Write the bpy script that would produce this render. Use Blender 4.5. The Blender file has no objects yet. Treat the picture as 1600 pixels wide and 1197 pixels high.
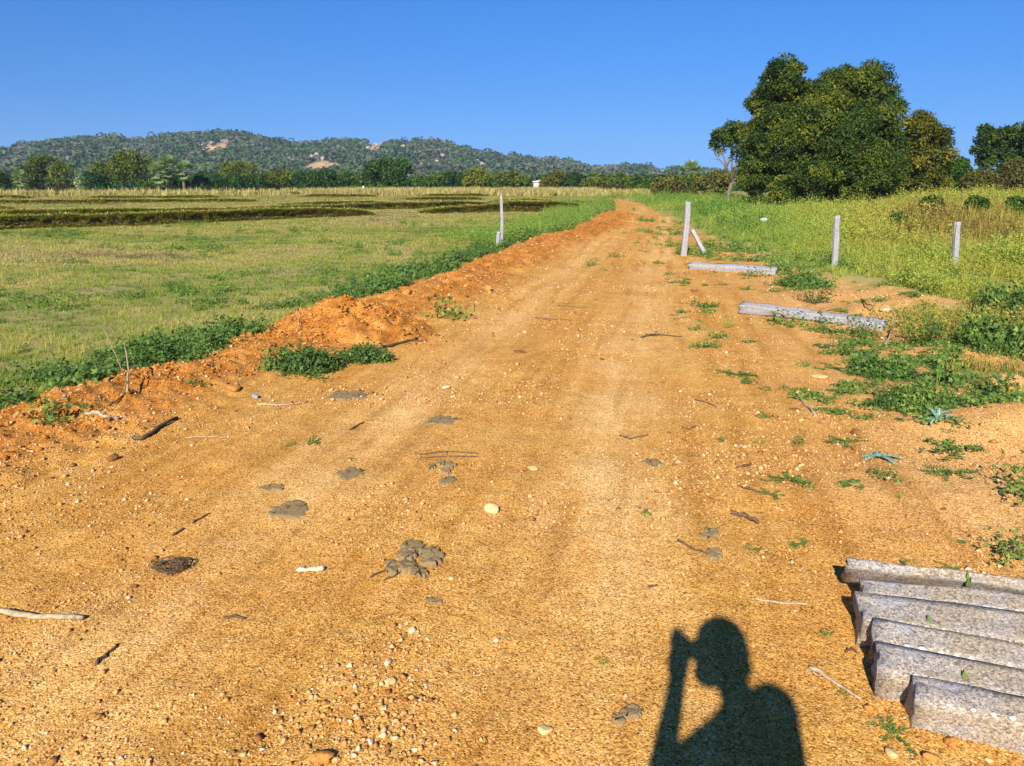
import bpy, math, random
import numpy as np
from mathutils import Vector

random.seed(7)
RNG = np.random.default_rng(7)
sc = bpy.context.scene
COL = sc.collection

# ------------------------------------------------------------------ camera geometry
F = 1200.0                      # focal length in pixels of the 1600 x 1197 picture
CX, CY = 800.0, 598.5
HCAM = 1.6
YH = 286.0                      # horizon row
PITCH = math.atan((CY - YH) / F)
CP, SP = math.cos(PITCH), math.sin(PITCH)


def ray(px, py):
    x = (px - CX) / F
    v = (py - CY) / F           # down
    d = np.array([x, CP - v * SP, -SP - v * CP])
    return d


def gp(px, py, z=0.0):
    d = ray(px, py)
    t = (z - HCAM) / d[2]
    return np.array([d[0] * t, d[1] * t, z])


def at(px, py, Y):
    d = ray(px, py)
    t = Y / d[1]
    return np.array([d[0] * t, Y, HCAM + d[2] * t])


# sun: the lens of the phone casts its own shadow on this pixel
LDIR = ray(1075, 1005)
LDIR = LDIR / np.linalg.norm(LDIR)
SUN_EL = math.asin(-LDIR[2])
SUN_AZ = math.atan2(-LDIR[0], -LDIR[1])

# ------------------------------------------------------------------ noise


def _hash(ix, iy, seed):
    h = (ix.astype(np.int64).astype(np.uint32) * np.uint32(374761393) + iy.astype(np.int64).astype(np.uint32) * np.uint32(668265263)
         + np.uint32((seed * 2246822519 + 97) & 0xffffffff))
    h = (h ^ (h >> np.uint32(13))) * np.uint32(1274126177)
    h = h ^ (h >> np.uint32(16))
    return (h & np.uint32(0xffffff)).astype(np.float64) / float(0xffffff)


def vnoise(x, y, seed=0):
    x = np.asarray(x, float); y = np.asarray(y, float)
    fx = np.floor(x); fy = np.floor(y)
    ix = fx.astype(np.int64); iy = fy.astype(np.int64)
    tx = x - fx; ty = y - fy
    tx = tx * tx * (3 - 2 * tx); ty = ty * ty * (3 - 2 * ty)
    a = _hash(ix, iy, seed); b = _hash(ix + 1, iy, seed)
    c = _hash(ix, iy + 1, seed); d = _hash(ix + 1, iy + 1, seed)
    return (a * (1 - tx) + b * tx) * (1 - ty) + (c * (1 - tx) + d * tx) * ty


def fbm(x, y, seed=0, octv=4, gain=0.5):
    s = 0; a = 1.0; t = 0
    x = np.asarray(x, float); y = np.asarray(y, float)
    for i in range(octv):
        s = s + a * (vnoise(x, y, seed + i * 17) - 0.5) * 2
        t += a; a *= gain
        x = x * 2.03 + 13.7; y = y * 2.03 + 7.1
    return s / t


def sst(a, b, x):
    t = np.clip((np.asarray(x, float) - a) / (b - a), 0, 1)
    return t * t * (3 - 2 * t)


# ------------------------------------------------------------------ mesh helpers


def mesh_np(name, V, Fc, mat=None, tint=None, smooth=False, attrs=None, mats=None, midx=None):
    V = np.asarray(V, np.float32).reshape(-1, 3)
    Fc = np.asarray(Fc, np.int32)
    n, k = Fc.shape
    me = bpy.data.meshes.new(name)
    me.vertices.add(len(V)); me.vertices.foreach_set('co', V.ravel())
    me.loops.add(n * k); me.loops.foreach_set('vertex_index', Fc.ravel())
    me.polygons.add(n)
    me.polygons.foreach_set('loop_start', np.arange(0, n * k, k, dtype=np.int32))
    if smooth:
        me.polygons.foreach_set('use_smooth', np.ones(n, bool))
    if tint is not None:
        a = me.attributes.new('tint', 'FLOAT', 'FACE')
        a.data.foreach_set('value', np.asarray(tint, np.float32))
    if attrs:
        for key, val in attrs.items():
            a = me.attributes.new(key, 'FLOAT', 'POINT')
            a.data.foreach_set('value', np.asarray(val, np.float32))
    for m in (mats or ([mat] if mat else [])):
        me.materials.append(m)
    if midx is not None:
        me.polygons.foreach_set('material_index', np.asarray(midx, np.int32))
    me.update(calc_edges=True)
    me.validate()
    return me


def link(name, me, parent=None, loc=None, rotz=0.0, scale=None):
    o = bpy.data.objects.new(name, me)
    COL.objects.link(o)
    if parent: o.parent = parent
    if loc is not None: o.location = loc
    if rotz: o.rotation_euler = (0, 0, rotz)
    if scale is not None: o.scale = scale if hasattr(scale, '__len__') else (scale,) * 3
    return o


def tag(o, label=None, cat=None, group=None, kind=None):
    if label: o['label'] = label
    if cat: o['category'] = cat
    if group: o['group'] = group
    if kind: o['kind'] = kind
    return o


def empty(name, loc):
    o = bpy.data.objects.new(name, None)
    COL.objects.link(o); o.location = loc
    return o


class MB:
    """collects quads/tris (tris repeat nothing: kept as a separate list) into one mesh"""

    def __init__(s): s.V = []; s.F = []; s.T = []; s.n = 0

    def add(s, V, Fc, tint=0.5):
        V = np.asarray(V, float).reshape(-1, 3); Fc = np.asarray(Fc, int)
        s.V.append(V); s.F.append(Fc + s.n); s.n += len(V)
        s.T.append(np.broadcast_to(np.asarray(tint, float), (len(Fc),)))

    def arr(s): return np.concatenate(s.V), np.concatenate(s.F), np.concatenate(s.T)

    def build(s, name, mat, smooth=False):
        V, Fc, T = s.arr()
        return mesh_np(name, V, Fc, mat, T, smooth)


def tube(path, radii, n=7, seed=0, rough=0.0):
    """closed-ended tube as quads along a path"""
    P = np.asarray(path, float); R = np.asarray(radii, float)
    m = len(P)
    T = np.gradient(P, axis=0); T /= np.linalg.norm(T, axis=1)[:, None] + 1e-9
    ref = np.array([0, 0, 1.0]) if abs(T[0][2]) < 0.9 else np.array([1.0, 0, 0])
    V = []
    rg = np.random.default_rng(seed)
    for i in range(m):
        a = np.cross(T[i], ref); a /= np.linalg.norm(a) + 1e-9
        b = np.cross(T[i], a)
        for j in range(n):
            t = 2 * math.pi * j / n
            r = R[i] * (1 + rough * (rg.random() - 0.5))
            V.append(P[i] + (a * math.cos(t) + b * math.sin(t)) * r)
    Fc = []
    for i in range(m - 1):
        for j in range(n):
            k = (j + 1) % n
            Fc.append((i * n + j, i * n + k, (i + 1) * n + k, (i + 1) * n + j))
    c0 = len(V); V.append(P[0]); c1 = len(V); V.append(P[-1])
    for j in range(0, n):
        k = (j + 1) % n
        Fc.append((c0, k, j, c0)); Fc.append((c1, (m - 1) * n + j, (m - 1) * n + k, c1))
    # degenerate quads are avoided by splitting: use a tiny offset vertex
    V = np.array(V); Fc = np.array(Fc)
    good = Fc[:, 0] != Fc[:, 3]
    caps = []
    for i in range(0, n - (n % 2), 2):
        caps.append((c0, (i + 2) % n, i + 1, i)); caps.append((c1, (m - 1) * n + i, (m - 1) * n + i + 1, (m - 1) * n + (i + 2) % n))
    if n % 2:
        caps.append((c0, 0, n - 1, n - 1)) if False else None
    return V, np.concatenate([Fc[good], np.array(caps)])


def rotz_m(a):
    c, s = np.cos(a), np.sin(a); z = np.zeros_like(c); o = np.ones_like(c)
    return np.stack([np.stack([c, -s, z], -1), np.stack([s, c, z], -1), np.stack([z, z, o], -1)], -2)


def scatter(tmpls, pos, yaw, scl, tints, seed=0, tint_j=0.12):
    """merge many placed copies of a few template meshes into one vertex / face array"""
    rg = np.random.default_rng(seed)
    pick = rg.integers(0, len(tmpls), len(pos))
    VV, FF, TT = [], [], []; off = 0
    scl = np.asarray(scl, float)
    if scl.ndim == 1: scl = np.repeat(scl[:, None], 3, 1)
    for k, (tv, tf, tt) in enumerate(tmpls):
        idx = np.where(pick == k)[0]
        if not len(idx): continue
        R = rotz_m(yaw[idx])
        v = tv[None] * scl[idx][:, None, :]
        v = np.einsum('kij,knj->kni', R, v) + pos[idx][:, None, :]
        f = tf[None] + (np.arange(len(idx)) * len(tv))[:, None, None] + off
        t = tints[idx][:, None] + (tt[None] - 0.5) * 0.5 + (rg.random((len(idx), len(tf))) - 0.5) * 2 * tint_j
        VV.append(v.reshape(-1, 3)); FF.append(f.reshape(-1, tf.shape[1])); TT.append(t.ravel())
        off += len(idx) * len(tv)
    return np.concatenate(VV), np.concatenate(FF), np.clip(np.concatenate(TT), 0, 1)


# ------------------------------------------------------------------ node materials


class NT:
    def __init__(s, name):
        s.m = bpy.data.materials.new(name); s.m.use_nodes = True
        s.t = s.m.node_tree; s.t.nodes.clear()
        s.out = s.n('ShaderNodeOutputMaterial')

    def n(s, typ, **kw):
        nd = s.t.nodes.new(typ)
        for k, v in kw.items(): setattr(nd, k, v)
        return nd

    def l(s, a, b): s.t.links.new(a, b)

    def attr(s, name):
        return s.n('ShaderNodeAttribute', attribute_name=name).outputs['Fac']

    def pos(s, scale=(1, 1, 1)):
        g = s.n('ShaderNodeNewGeometry')
        if scale == (1, 1, 1): return g.outputs['Position']
        m = s.n('ShaderNodeVectorMath', operation='MULTIPLY')
        s.l(g.outputs['Position'], m.inputs[0]); m.inputs[1].default_value = scale
        return m.outputs[0]

    def obj(s): return s.n('ShaderNodeTexCoord').outputs['Object']

    def noise(s, vec, scale, detail=4, rough=0.55, dist=0.0):
        nd = s.n('ShaderNodeTexNoise'); s.l(vec, nd.inputs['Vector'])
        nd.inputs['Scale'].default_value = scale; nd.inputs['Detail'].default_value = detail
        nd.inputs['Roughness'].default_value = rough; nd.inputs['Distortion'].default_value = dist
        return nd.outputs['Fac']

    def voro(s, vec, scale, feature='F1', out='Distance'):
        nd = s.n('ShaderNodeTexVoronoi', feature=feature); s.l(vec, nd.inputs['Vector'])
        nd.inputs['Scale'].default_value = scale
        return nd.outputs[out]

    def ramp(s, fac, stops, interp='LINEAR'):
        nd = s.n('ShaderNodeValToRGB'); s.l(fac, nd.inputs['Fac'])
        cr = nd.color_ramp; cr.interpolation = interp
        while len(cr.elements) < len(stops): cr.elements.new(0.5)
        for e, (p, c) in zip(cr.elements, stops):
            e.position = p
            e.color = (*c, 1) if hasattr(c, '__len__') else (c, c, c, 1)
        return nd.outputs['Color']

    def mix(s, fac, a, b, typ='MIX'):
        nd = s.n('ShaderNodeMix', data_type='RGBA', blend_type=typ)
        if hasattr(fac, 'links'): s.l(fac, nd.inputs[0])
        else: nd.inputs[0].default_value = fac
        for v, i in ((a, 6), (b, 7)):
            if hasattr(v, 'links'): s.l(v, nd.inputs[i])
            else: nd.inputs[i].default_value = (*v, 1)
        return nd.outputs[2]

    def math(s, op, a, b=None, clamp=False):
        nd = s.n('ShaderNodeMath', operation=op); nd.use_clamp = clamp
        for v, i in ((a, 0), (b, 1)):
            if v is None: continue
            if hasattr(v, 'links'): s.l(v, nd.inputs[i])
            else: nd.inputs[i].default_value = v
        return nd.outputs[0]

    def bump(s, h, strength, dist, normal=None):
        nd = s.n('ShaderNodeBump'); nd.inputs['Strength'].default_value = strength
        nd.inputs['Distance'].default_value = dist; s.l(h, nd.inputs['Height'])
        if normal is not None: s.l(normal, nd.inputs['Normal'])
        return nd.outputs['Normal']

    def princ(s, col, rough=0.9, spec=0.15, normal=None):
        b = s.n('ShaderNodeBsdfPrincipled')
        if hasattr(col, 'links'): s.l(col, b.inputs['Base Color'])
        else: b.inputs['Base Color'].default_value = (*col, 1)
        if hasattr(rough, 'links'): s.l(rough, b.inputs['Roughness'])
        else: b.inputs['Roughness'].default_value = rough
        b.inputs['Specular IOR Level'].default_value = spec
        if normal is not None: s.l(normal, b.inputs['Normal'])
        return b.outputs[0]

    def done(s, sh): s.l(sh, s.out.inputs['Surface']); return s.m


def leaf_mat(name, stops, trans=0.3, rough=0.55, spec=0.25):
    t = NT(name)
    c = t.ramp(t.attr('tint'), stops)
    b = t.princ(c, rough, spec)
    tr = t.n('ShaderNodeBsdfTranslucent')
    c2 = t.mix(1.0, c, (1.0, 1.0, 0.55), 'MULTIPLY')
    t.l(c2, tr.inputs['Color'])
    mx = t.n('ShaderNodeMixShader'); mx.inputs[0].default_value = trans
    t.l(b, mx.inputs[1]); t.l(tr.outputs[0], mx.inputs[2])
    return t.done(mx.outputs[0])


def ground_mat():
    t = NT('earth')
    P = t.pos()
    soil, field, track, dark, hump = (t.attr(a) for a in ('soil', 'field', 'track', 'dark', 'pale'))
    big = t.noise(P, 0.9, 5, 0.6)
    mid = t.noise(P, 6.0, 5, 0.65)
    fine = t.noise(P, 70.0, 4, 0.75)
    grain = t.n('ShaderNodeTexVoronoi', feature='F1'); t.l(P, grain.inputs['Vector']); grain.inputs['Scale'].default_value = 175
    gcol = t.n('ShaderNodeSeparateColor'); t.l(grain.outputs['Color'], gcol.inputs[0])
    sand = t.ramp(mid, [(0.25, (0.52, 0.255, 0.048)), (0.5, (0.65, 0.340, 0.075)), (0.75, (0.72, 0.415, 0.115))])
    sand2 = t.mix(t.ramp(big, [(0.38, 0.0), (0.68, 0.75)]), sand, (0.60, 0.265, 0.048))
    sand3 = t.mix(t.math('MULTIPLY', t.math('MULTIPLY', track, 0.75), t.ramp(t.noise(t.pos((1.6, 0.5, 1)), 1.6, 5, 0.65), [(0.35, 0.15), (0.6, 1.0)])), sand2, (0.80, 0.505, 0.19))
    sand4 = t.mix(t.math('MULTIPLY', hump, 0.55), sand3, (0.70, 0.39, 0.14))
    red = t.ramp(mid, [(0.25, (0.34, 0.120, 0.018)), (0.5, (0.52, 0.205, 0.034)), (0.75, (0.66, 0.33, 0.085))])
    col = t.mix(soil, sand4, red)
    # single grains: pale quartz and dark iron stone, dark pits between them
    g2 = t.n('ShaderNodeTexVoronoi', feature='F1'); t.l(P, g2.inputs['Vector']); g2.inputs['Scale'].default_value = 80; g2.inputs['Randomness'].default_value = 1.0
    g2c = t.n('ShaderNodeSeparateColor'); t.l(g2.outputs['Color'], g2c.inputs[0])
    rough = t.ramp(t.noise(P, 2.3, 5, 0.7), [(0.40, 0.15), (0.62, 1.0)])
    rough = t.math('MULTIPLY', rough, t.math('SUBTRACT', 1.0, t.math('MULTIPLY', track, 0.8)), True)
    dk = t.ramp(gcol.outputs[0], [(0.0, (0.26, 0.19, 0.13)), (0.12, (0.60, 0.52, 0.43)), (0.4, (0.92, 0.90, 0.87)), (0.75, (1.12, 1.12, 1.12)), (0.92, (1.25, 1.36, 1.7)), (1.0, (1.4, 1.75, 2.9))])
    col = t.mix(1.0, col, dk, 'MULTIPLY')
    pit = t.ramp(grain.outputs['Distance'], [(0.0, (1.12, 1.12, 1.12)), (0.45, (1, 1, 1)), (0.85, (0.55, 0.47, 0.38))])
    col = t.mix(t.math('ADD', 0.25, t.math('MULTIPLY', rough, 0.5)), col, pit, 'MULTIPLY')
    peb = t.math('MULTIPLY', t.ramp(g2c.outputs[1], [(0.84, 0.0), (0.88, 1.0)], 'CONSTANT'), t.ramp(g2.outputs['Distance'], [(0.34, 1.0), (0.42, 0.0)]))
    peb = t.math('MULTIPLY', peb, rough)
    pcol = t.ramp(g2c.outputs[2], [(0.0, (0.30, 0.13, 0.035)), (0.4, (0.58, 0.33, 0.11)), (0.8, (0.68, 0.50, 0.28)), (1.0, (0.74, 0.66, 0.54))])
    col = t.mix(peb, col, pcol)
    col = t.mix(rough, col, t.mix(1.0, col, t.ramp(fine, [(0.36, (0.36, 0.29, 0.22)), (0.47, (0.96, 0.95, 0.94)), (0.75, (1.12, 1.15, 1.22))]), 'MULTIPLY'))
    # streaks left by wheels, along the road
    rt = t.n('ShaderNodeVectorRotate', rotation_type='Z_AXIS'); t.l(P, rt.inputs['Vector']); rt.inputs['Angle'].default_value = math.radians(11.6)
    sm = t.n('ShaderNodeVectorMath', operation='MULTIPLY'); t.l(rt.outputs[0], sm.inputs[0]); sm.inputs[1].default_value = (3.6, 0.22, 1.0)
    stk = t.noise(sm.outputs[0], 1.6, 5, 0.6, 0.3)
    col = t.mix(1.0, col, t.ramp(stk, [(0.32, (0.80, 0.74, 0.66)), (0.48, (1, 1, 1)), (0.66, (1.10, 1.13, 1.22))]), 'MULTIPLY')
    # damp and trodden blotches
    blot = t.noise(P, 1.7, 4, 0.7, 0.6)
    col = t.mix(t.ramp(blot, [(0.60, 0.0), (0.74, 0.45)]), col, (0.40, 0.19, 0.045))
    # field soil with litter of straw
    straw = t.noise(t.pos((9, 9, 9)), 4.0, 5, 0.75, 2.0)
    fcol = t.ramp(straw, [(0.3, (0.13, 0.10, 0.040)), (0.48, (0.33, 0.265, 0.095)), (0.68, (0.48, 0.39, 0.16))])
    fcol = t.mix(t.ramp(t.noise(P, 0.35, 4, 0.6), [(0.45, 0.0), (0.65, 0.45)]), fcol, (0.17, 0.185, 0.04))
    col = t.mix(field, col, fcol)
    col = t.mix(dark, col, t.ramp(mid, [(0.3, (0.065, 0.052, 0.018)), (0.7, (0.20, 0.155, 0.055))]))
    h1 = t.math('ADD', t.math('MULTIPLY', grain.outputs['Distance'], -0.8), fine)
    h1 = t.math('ADD', h1, t.math('MULTIPLY', peb, 1.2))
    n1 = t.bump(h1, 0.55, 0.005)
    n2 = t.bump(mid, 0.35, 0.03, n1)
    n3 = t.bump(t.noise(P, 28, 3, 0.7), 0.22, 0.010, n2)
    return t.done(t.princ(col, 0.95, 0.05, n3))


def granite_mat(name, base, dark, warm):
    t = NT(name)
    o = t.obj()
    st = t.noise(o, 6, 4, 0.6)
    m = t.n('ShaderNodeMapping'); t.l(o, m.inputs['Vector']); m.inputs['Scale'].default_value = (0.92, 1, 1)
    sp = t.noise(m.outputs[0], 190, 3, 0.75)
    vo = t.n('ShaderNodeTexVoronoi'); t.l(m.outputs[0], vo.inputs['Vector']); vo.inputs['Scale'].default_value = 150
    sepc = t.n('ShaderNodeSeparateColor'); t.l(vo.outputs['Color'], sepc.inputs[0])
    c = t.mix(t.ramp(st, [(0.40, 0.0), (0.62, 0.85)]), base, warm)
    c = t.mix(t.ramp(sp, [(0.38, 0.75), (0.56, 0.0)]), c, dark)
    c = t.mix(1.0, c, t.ramp(sepc.outputs[0], [(0.0, 0.45), (0.25, 0.85), (0.6, 1.0), (0.95, 1.35)]), 'MULTIPLY')
    nrm = t.bump(sp, 0.6, 0.006, t.bump(st, 0.4, 0.02))
    return t.done(t.princ(c, 0.85, 0.2, nrm))


def plain_mat(name, stops, scale=20, bump=0.4, dist=0.004, rough=0.9, detail=5):
    t = NT(name)
    o = t.obj()
    nz = t.noise(o, scale, detail, 0.65)
    c = t.ramp(nz, stops)
    return t.done(t.princ(c, rough, 0.1, t.bump(nz, bump, dist)))


def tint_mat(name, stops, scale=60, bump=0.4, dist=0.003, rough=0.9, spec=0.15):
    t = NT(name)
    c = t.ramp(t.attr('tint'), stops)
    nz = t.noise(t.pos(), scale, 4, 0.7)
    c = t.mix(1.0, c, t.ramp(nz, [(0.3, 0.7), (0.7, 1.2)]), 'MULTIPLY')
    return t.done(t.princ(c, rough, spec, t.bump(nz, bump, dist)))


M = {}
M['earth'] = ground_mat()
M['granite'] = granite_mat('granite', (0.40, 0.385, 0.41), (0.20, 0.18, 0.18), (0.38, 0.35, 0.30))
M['granite_warm'] = granite_mat('granite_warm', (0.42, 0.385, 0.365), (0.13, 0.10, 0.085), (0.42, 0.33, 0.21))
M['chip'] = plain_mat('chisel_scar', [(0.3, (0.50, 0.45, 0.37)), (0.7, (0.72, 0.69, 0.64))], 40)
M['bark'] = plain_mat('bark', [(0.3, (0.045, 0.033, 0.022)), (0.7, (0.16, 0.12, 0.08))], 9, 0.8, 0.03)
M['bark_pale'] = plain_mat('bark_pale', [(0.3, (0.09, 0.07, 0.04)), (0.7, (0.24, 0.20, 0.14))], 9, 0.8, 0.03)
M['wood'] = plain_mat('dry_wood', [(0.3, (0.055, 0.035, 0.02)), (0.7, (0.19, 0.13, 0.075))], 60, 0.6, 0.003)
M['wood_pale'] = plain_mat('dry_wood_pale', [(0.3, (0.22, 0.16, 0.085)), (0.7, (0.55, 0.43, 0.27))], 60, 0.6, 0.003)
M['mud'] = plain_mat('dried_mud', [(0.3, (0.19, 0.14, 0.07)), (0.7, (0.31, 0.235, 0.125))], 55, 0.9, 0.006)
def mud_mat():
    t = NT('dried_mud')
    o = t.obj(); nz = t.noise(o, 45, 5, 0.7)
    wv = t.n('ShaderNodeVectorMath', operation='ADD'); t.l(o, wv.inputs[0])
    nn_ = t.n('ShaderNodeTexNoise'); t.l(o, nn_.inputs['Vector']); nn_.inputs['Scale'].default_value = 14
    sc_ = t.n('ShaderNodeVectorMath', operation='SCALE'); t.l(nn_.outputs['Color'], sc_.inputs[0]); sc_.inputs['Scale'].default_value = 0.05
    t.l(sc_.outputs[0], wv.inputs[1])
    cr = t.voro(wv.outputs[0], 11, 'DISTANCE_TO_EDGE')
    cr = t.math('ADD', cr, t.ramp(t.noise(o, 9, 3, 0.6), [(0.42, 0.0), (0.55, 0.12)]))
    c = t.ramp(nz, [(0.3, (0.185, 0.125, 0.056)), (0.7, (0.32, 0.225, 0.105))])
    ck = t.ramp(cr, [(0.006, 0.0), (0.04, 1.0)])
    c = t.mix(ck, (0.045, 0.03, 0.015), c)
    return t.done(t.princ(c, 0.95, 0.05, t.bump(ck, 0.9, 0.008, t.bump(nz, 0.8, 0.006))))


M['mud'] = mud_mat()
M['bone'] = plain_mat('bleached_bone', [(0.3, (0.40, 0.33, 0.21)), (0.7, (0.58, 0.52, 0.40))], 50)
M['stone_tan'] = plain_mat('tan_stone', [(0.3, (0.52, 0.33, 0.12)), (0.7, (0.74, 0.54, 0.28))], 3, 0.4, 0.0015)
M['stone_brown'] = plain_mat('brown_stone', [(0.3, (0.13, 0.05, 0.018)), (0.7, (0.32, 0.145, 0.045))], 3, 0.4, 0.002)
M['stone_white'] = plain_mat('quartz', [(0.3, (0.50, 0.37, 0.21)), (0.7, (0.68, 0.56, 0.40))], 3, 0.4, 0.0015)
M['stone_grey'] = plain_mat('grey_stone', [(0.3, (0.17, 0.17, 0.175)), (0.7, (0.34, 0.335, 0.34))], 3, 0.4, 0.0015)
M['clod'] = plain_mat('clod', [(0.3, (0.36, 0.14, 0.024)), (0.7, (0.60, 0.28, 0.075))], 4, 0.6, 0.004)
M['gravel'] = tint_mat('gravel', [(0.0, (0.24, 0.10, 0.03)), (0.3, (0.46, 0.22, 0.06)), (0.6, (0.60, 0.34, 0.12)), (0.85, (0.66, 0.43, 0.20)), (1.0, (0.68, 0.52, 0.32))], 80)
M['stubble'] = leaf_mat('stubble_leaf', [(0.0, (0.10, 0.072, 0.03)), (0.25, (0.52, 0.42, 0.16)), (0.5, (0.39, 0.375, 0.070)), (0.75, (0.22, 0.31, 0.035)), (1.0, (0.06, 0.15, 0.018))], 0.25, 0.7, 0.1)
M['weed'] = leaf_mat('weed_leaf', [(0.0, (0.035, 0.075, 0.020)), (0.5, (0.090, 0.170, 0.036)), (0.8, (0.17, 0.27, 0.045)), (1.0, (0.30, 0.36, 0.07))], 0.28, 0.55, 0.2)
M['thistle'] = leaf_mat('thistle_leaf', [(0.0, (0.07, 0.16, 0.10)), (0.5, (0.18, 0.29, 0.22)), (1.0, (0.55, 0.62, 0.54))], 0.1, 0.5, 0.3)
M['scrub'] = leaf_mat('scrub_leaf', [(0.0, (0.13, 0.075, 0.02)), (0.2, (0.35, 0.275, 0.065)), (0.45, (0.385, 0.375, 0.055)), (0.65, (0.31, 0.38, 0.06)), (0.85, (0.175, 0.30, 0.045)), (1.0, (0.06, 0.16, 0.025))], 0.3, 0.6, 0.15)
M['neem'] = leaf_mat('tree_leaf', [(0.0, (0.020, 0.042, 0.008)), (0.4, (0.046, 0.084, 0.011)), (0.7, (0.105, 0.138, 0.014)), (1.0, (0.21, 0.205, 0.02))], 0.22, 0.6, 0.12)
M['ochre'] = leaf_mat('tree_leaf_ochre', [(0.0, (0.035, 0.05, 0.006)), (0.4, (0.105, 0.112, 0.011)), (0.7, (0.19, 0.165, 0.014)), (1.0, (0.29, 0.235, 0.02))], 0.25, 0.6, 0.12)
M['green'] = leaf_mat('tree_leaf_green', [(0.0, (0.012, 0.035, 0.008)), (0.4, (0.030, 0.078, 0.012)), (0.7, (0.062, 0.125, 0.015)), (1.0, (0.13, 0.19, 0.022))], 0.22, 0.6, 0.12)
M['brush'] = leaf_mat('brush_leaf', [(0.0, (0.045, 0.022, 0.012)), (0.4, (0.085, 0.075, 0.016)), (0.7, (0.115, 0.125, 0.02)), (1.0, (0.18, 0.17, 0.03))], 0.22, 0.6, 0.15)
M['palm'] = leaf_mat('palm_leaf', [(0.0, (0.06, 0.10, 0.025)), (0.5, (0.16, 0.24, 0.07)), (1.0, (0.36, 0.42, 0.19))], 0.15, 0.4, 0.4)
M['hilltree'] = leaf_mat('hill_leaf', [(0.0, (0.035, 0.060, 0.030)), (0.35, (0.065, 0.105, 0.038)), (0.6, (0.105, 0.145, 0.052)), (0.8, (0.115, 0.118, 0.080)), (1.0, (0.150, 0.135, 0.110))], 0.15, 0.8, 0.05)
M['rock'] = plain_mat('hill_rock', [(0.3, (0.22, 0.17, 0.125)), (0.7, (0.42, 0.37, 0.31))], 0.35, 0.8, 0.6)


def hill_mat():
    t = NT('hill_ground')
    P = t.pos(); bare = t.attr('bare')
    n = t.noise(P, 0.03, 6, 0.65); n2 = t.noise(P, 0.22, 5, 0.7)
    c = t.ramp(n, [(0.35, (0.075, 0.085, 0.04)), (0.5, (0.125, 0.11, 0.07)), (0.65, (0.18, 0.14, 0.10))])
    r = t.ramp(n2, [(0.3, (0.30, 0.17, 0.075)), (0.55, (0.52, 0.33, 0.16)), (0.75, (0.66, 0.52, 0.36))])
    c = t.mix(bare, c, r)
    return t.done(t.princ(c, 0.95, 0.05, t.bump(n2, 0.7, 2.0)))


M['hill'] = hill_mat()

# ------------------------------------------------------------------ terrain


def poly(pts):
    w = np.array([gp(*p)[:2] for p in pts])
    w = w[np.argsort(w[:, 1])]
    return w[:, 1], w[:, 0]


LY, LX = poly([(-420, 800), (-200, 722), (0, 655), (130, 612), (210, 590), (290, 570), (360, 537), (430, 517), (480, 505),
               (545, 478), (590, 474), (650, 450), (750, 411), (830, 381), (900, 361), (935, 341), (955, 328), (950, 318), (915, 312.5)])
RY, RX = poly([(2100, 800), (1760, 700), (1600, 640), (1490, 610), (1440, 560), (1410, 512), (1375, 470), (1290, 437), (1220, 417), (1170, 395),
               (1112, 376), (1078, 355), (1045, 340), (1022, 328), (1000, 318), (975, 312.5)])


def xl(y): return np.interp(y, LY, LX)
def xr(y): return np.interp(y, RY, RX)


YEND = 76.0
HEAP = gp(552, 520)[:2]
# bunds across the paddy field: (x, y) crest lines, height, width
BUNDS = [
    ([(-60, 27), (-30, 27.5), (-19.5, 28.6), (-17, 30.5), (-14.5, 33), (-11.5, 37), (-8, 41), (-3, 45.5), (4, 49)], 0.34, 0.5),
    ([(-70, 35), (-26, 36), (-21.5, 37.5), (-17, 41.5), (-12, 46), (-8, 50), (0, 54), (8, 58)], 0.20, 0.5),
    ([(-80, 46), (-30, 47), (-19, 51), (-10, 56.5), (-2, 60), (9, 66)], 0.14, 0.5),
    ([(-90, 56), (-36, 58), (-22, 64), (-10, 70), (2, 73), (12, 78)], 0.13, 0.6),
    ([(-100, 73), (-40, 75), (-20, 83), (-2, 88), (12, 92)], 0.13, 0.7),
    ([(-110, 92), (-50, 94), (-20, 102), (14, 108)], 0.12, 0.9),
]


def smooth_bump(x, y, cx, cy, rx, ry):
    return np.exp(-(((x - cx) / rx) ** 2 + ((y - cy) / ry) ** 2))


SANDBUMPS = [(gp(1412, 492)[:2], 0.17, 0.75, 0.5), (gp(1330, 470)[:2], 0.10, 0.8, 0.6), (gp(1610, 668)[:2], 0.16, 0.7, 0.45), (gp(1500, 560)[:2], 0.10, 0.35, 0.3),
             (gp(1575, 612)[:2], 0.12, 0.2, 0.2), (gp(1430, 618)[:2], 0.05, 0.4, 0.3), (gp(1480, 780)[:2], 0.03, 0.5, 0.4)]
REDMOUND = gp(1190, 333)[:2]


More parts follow.
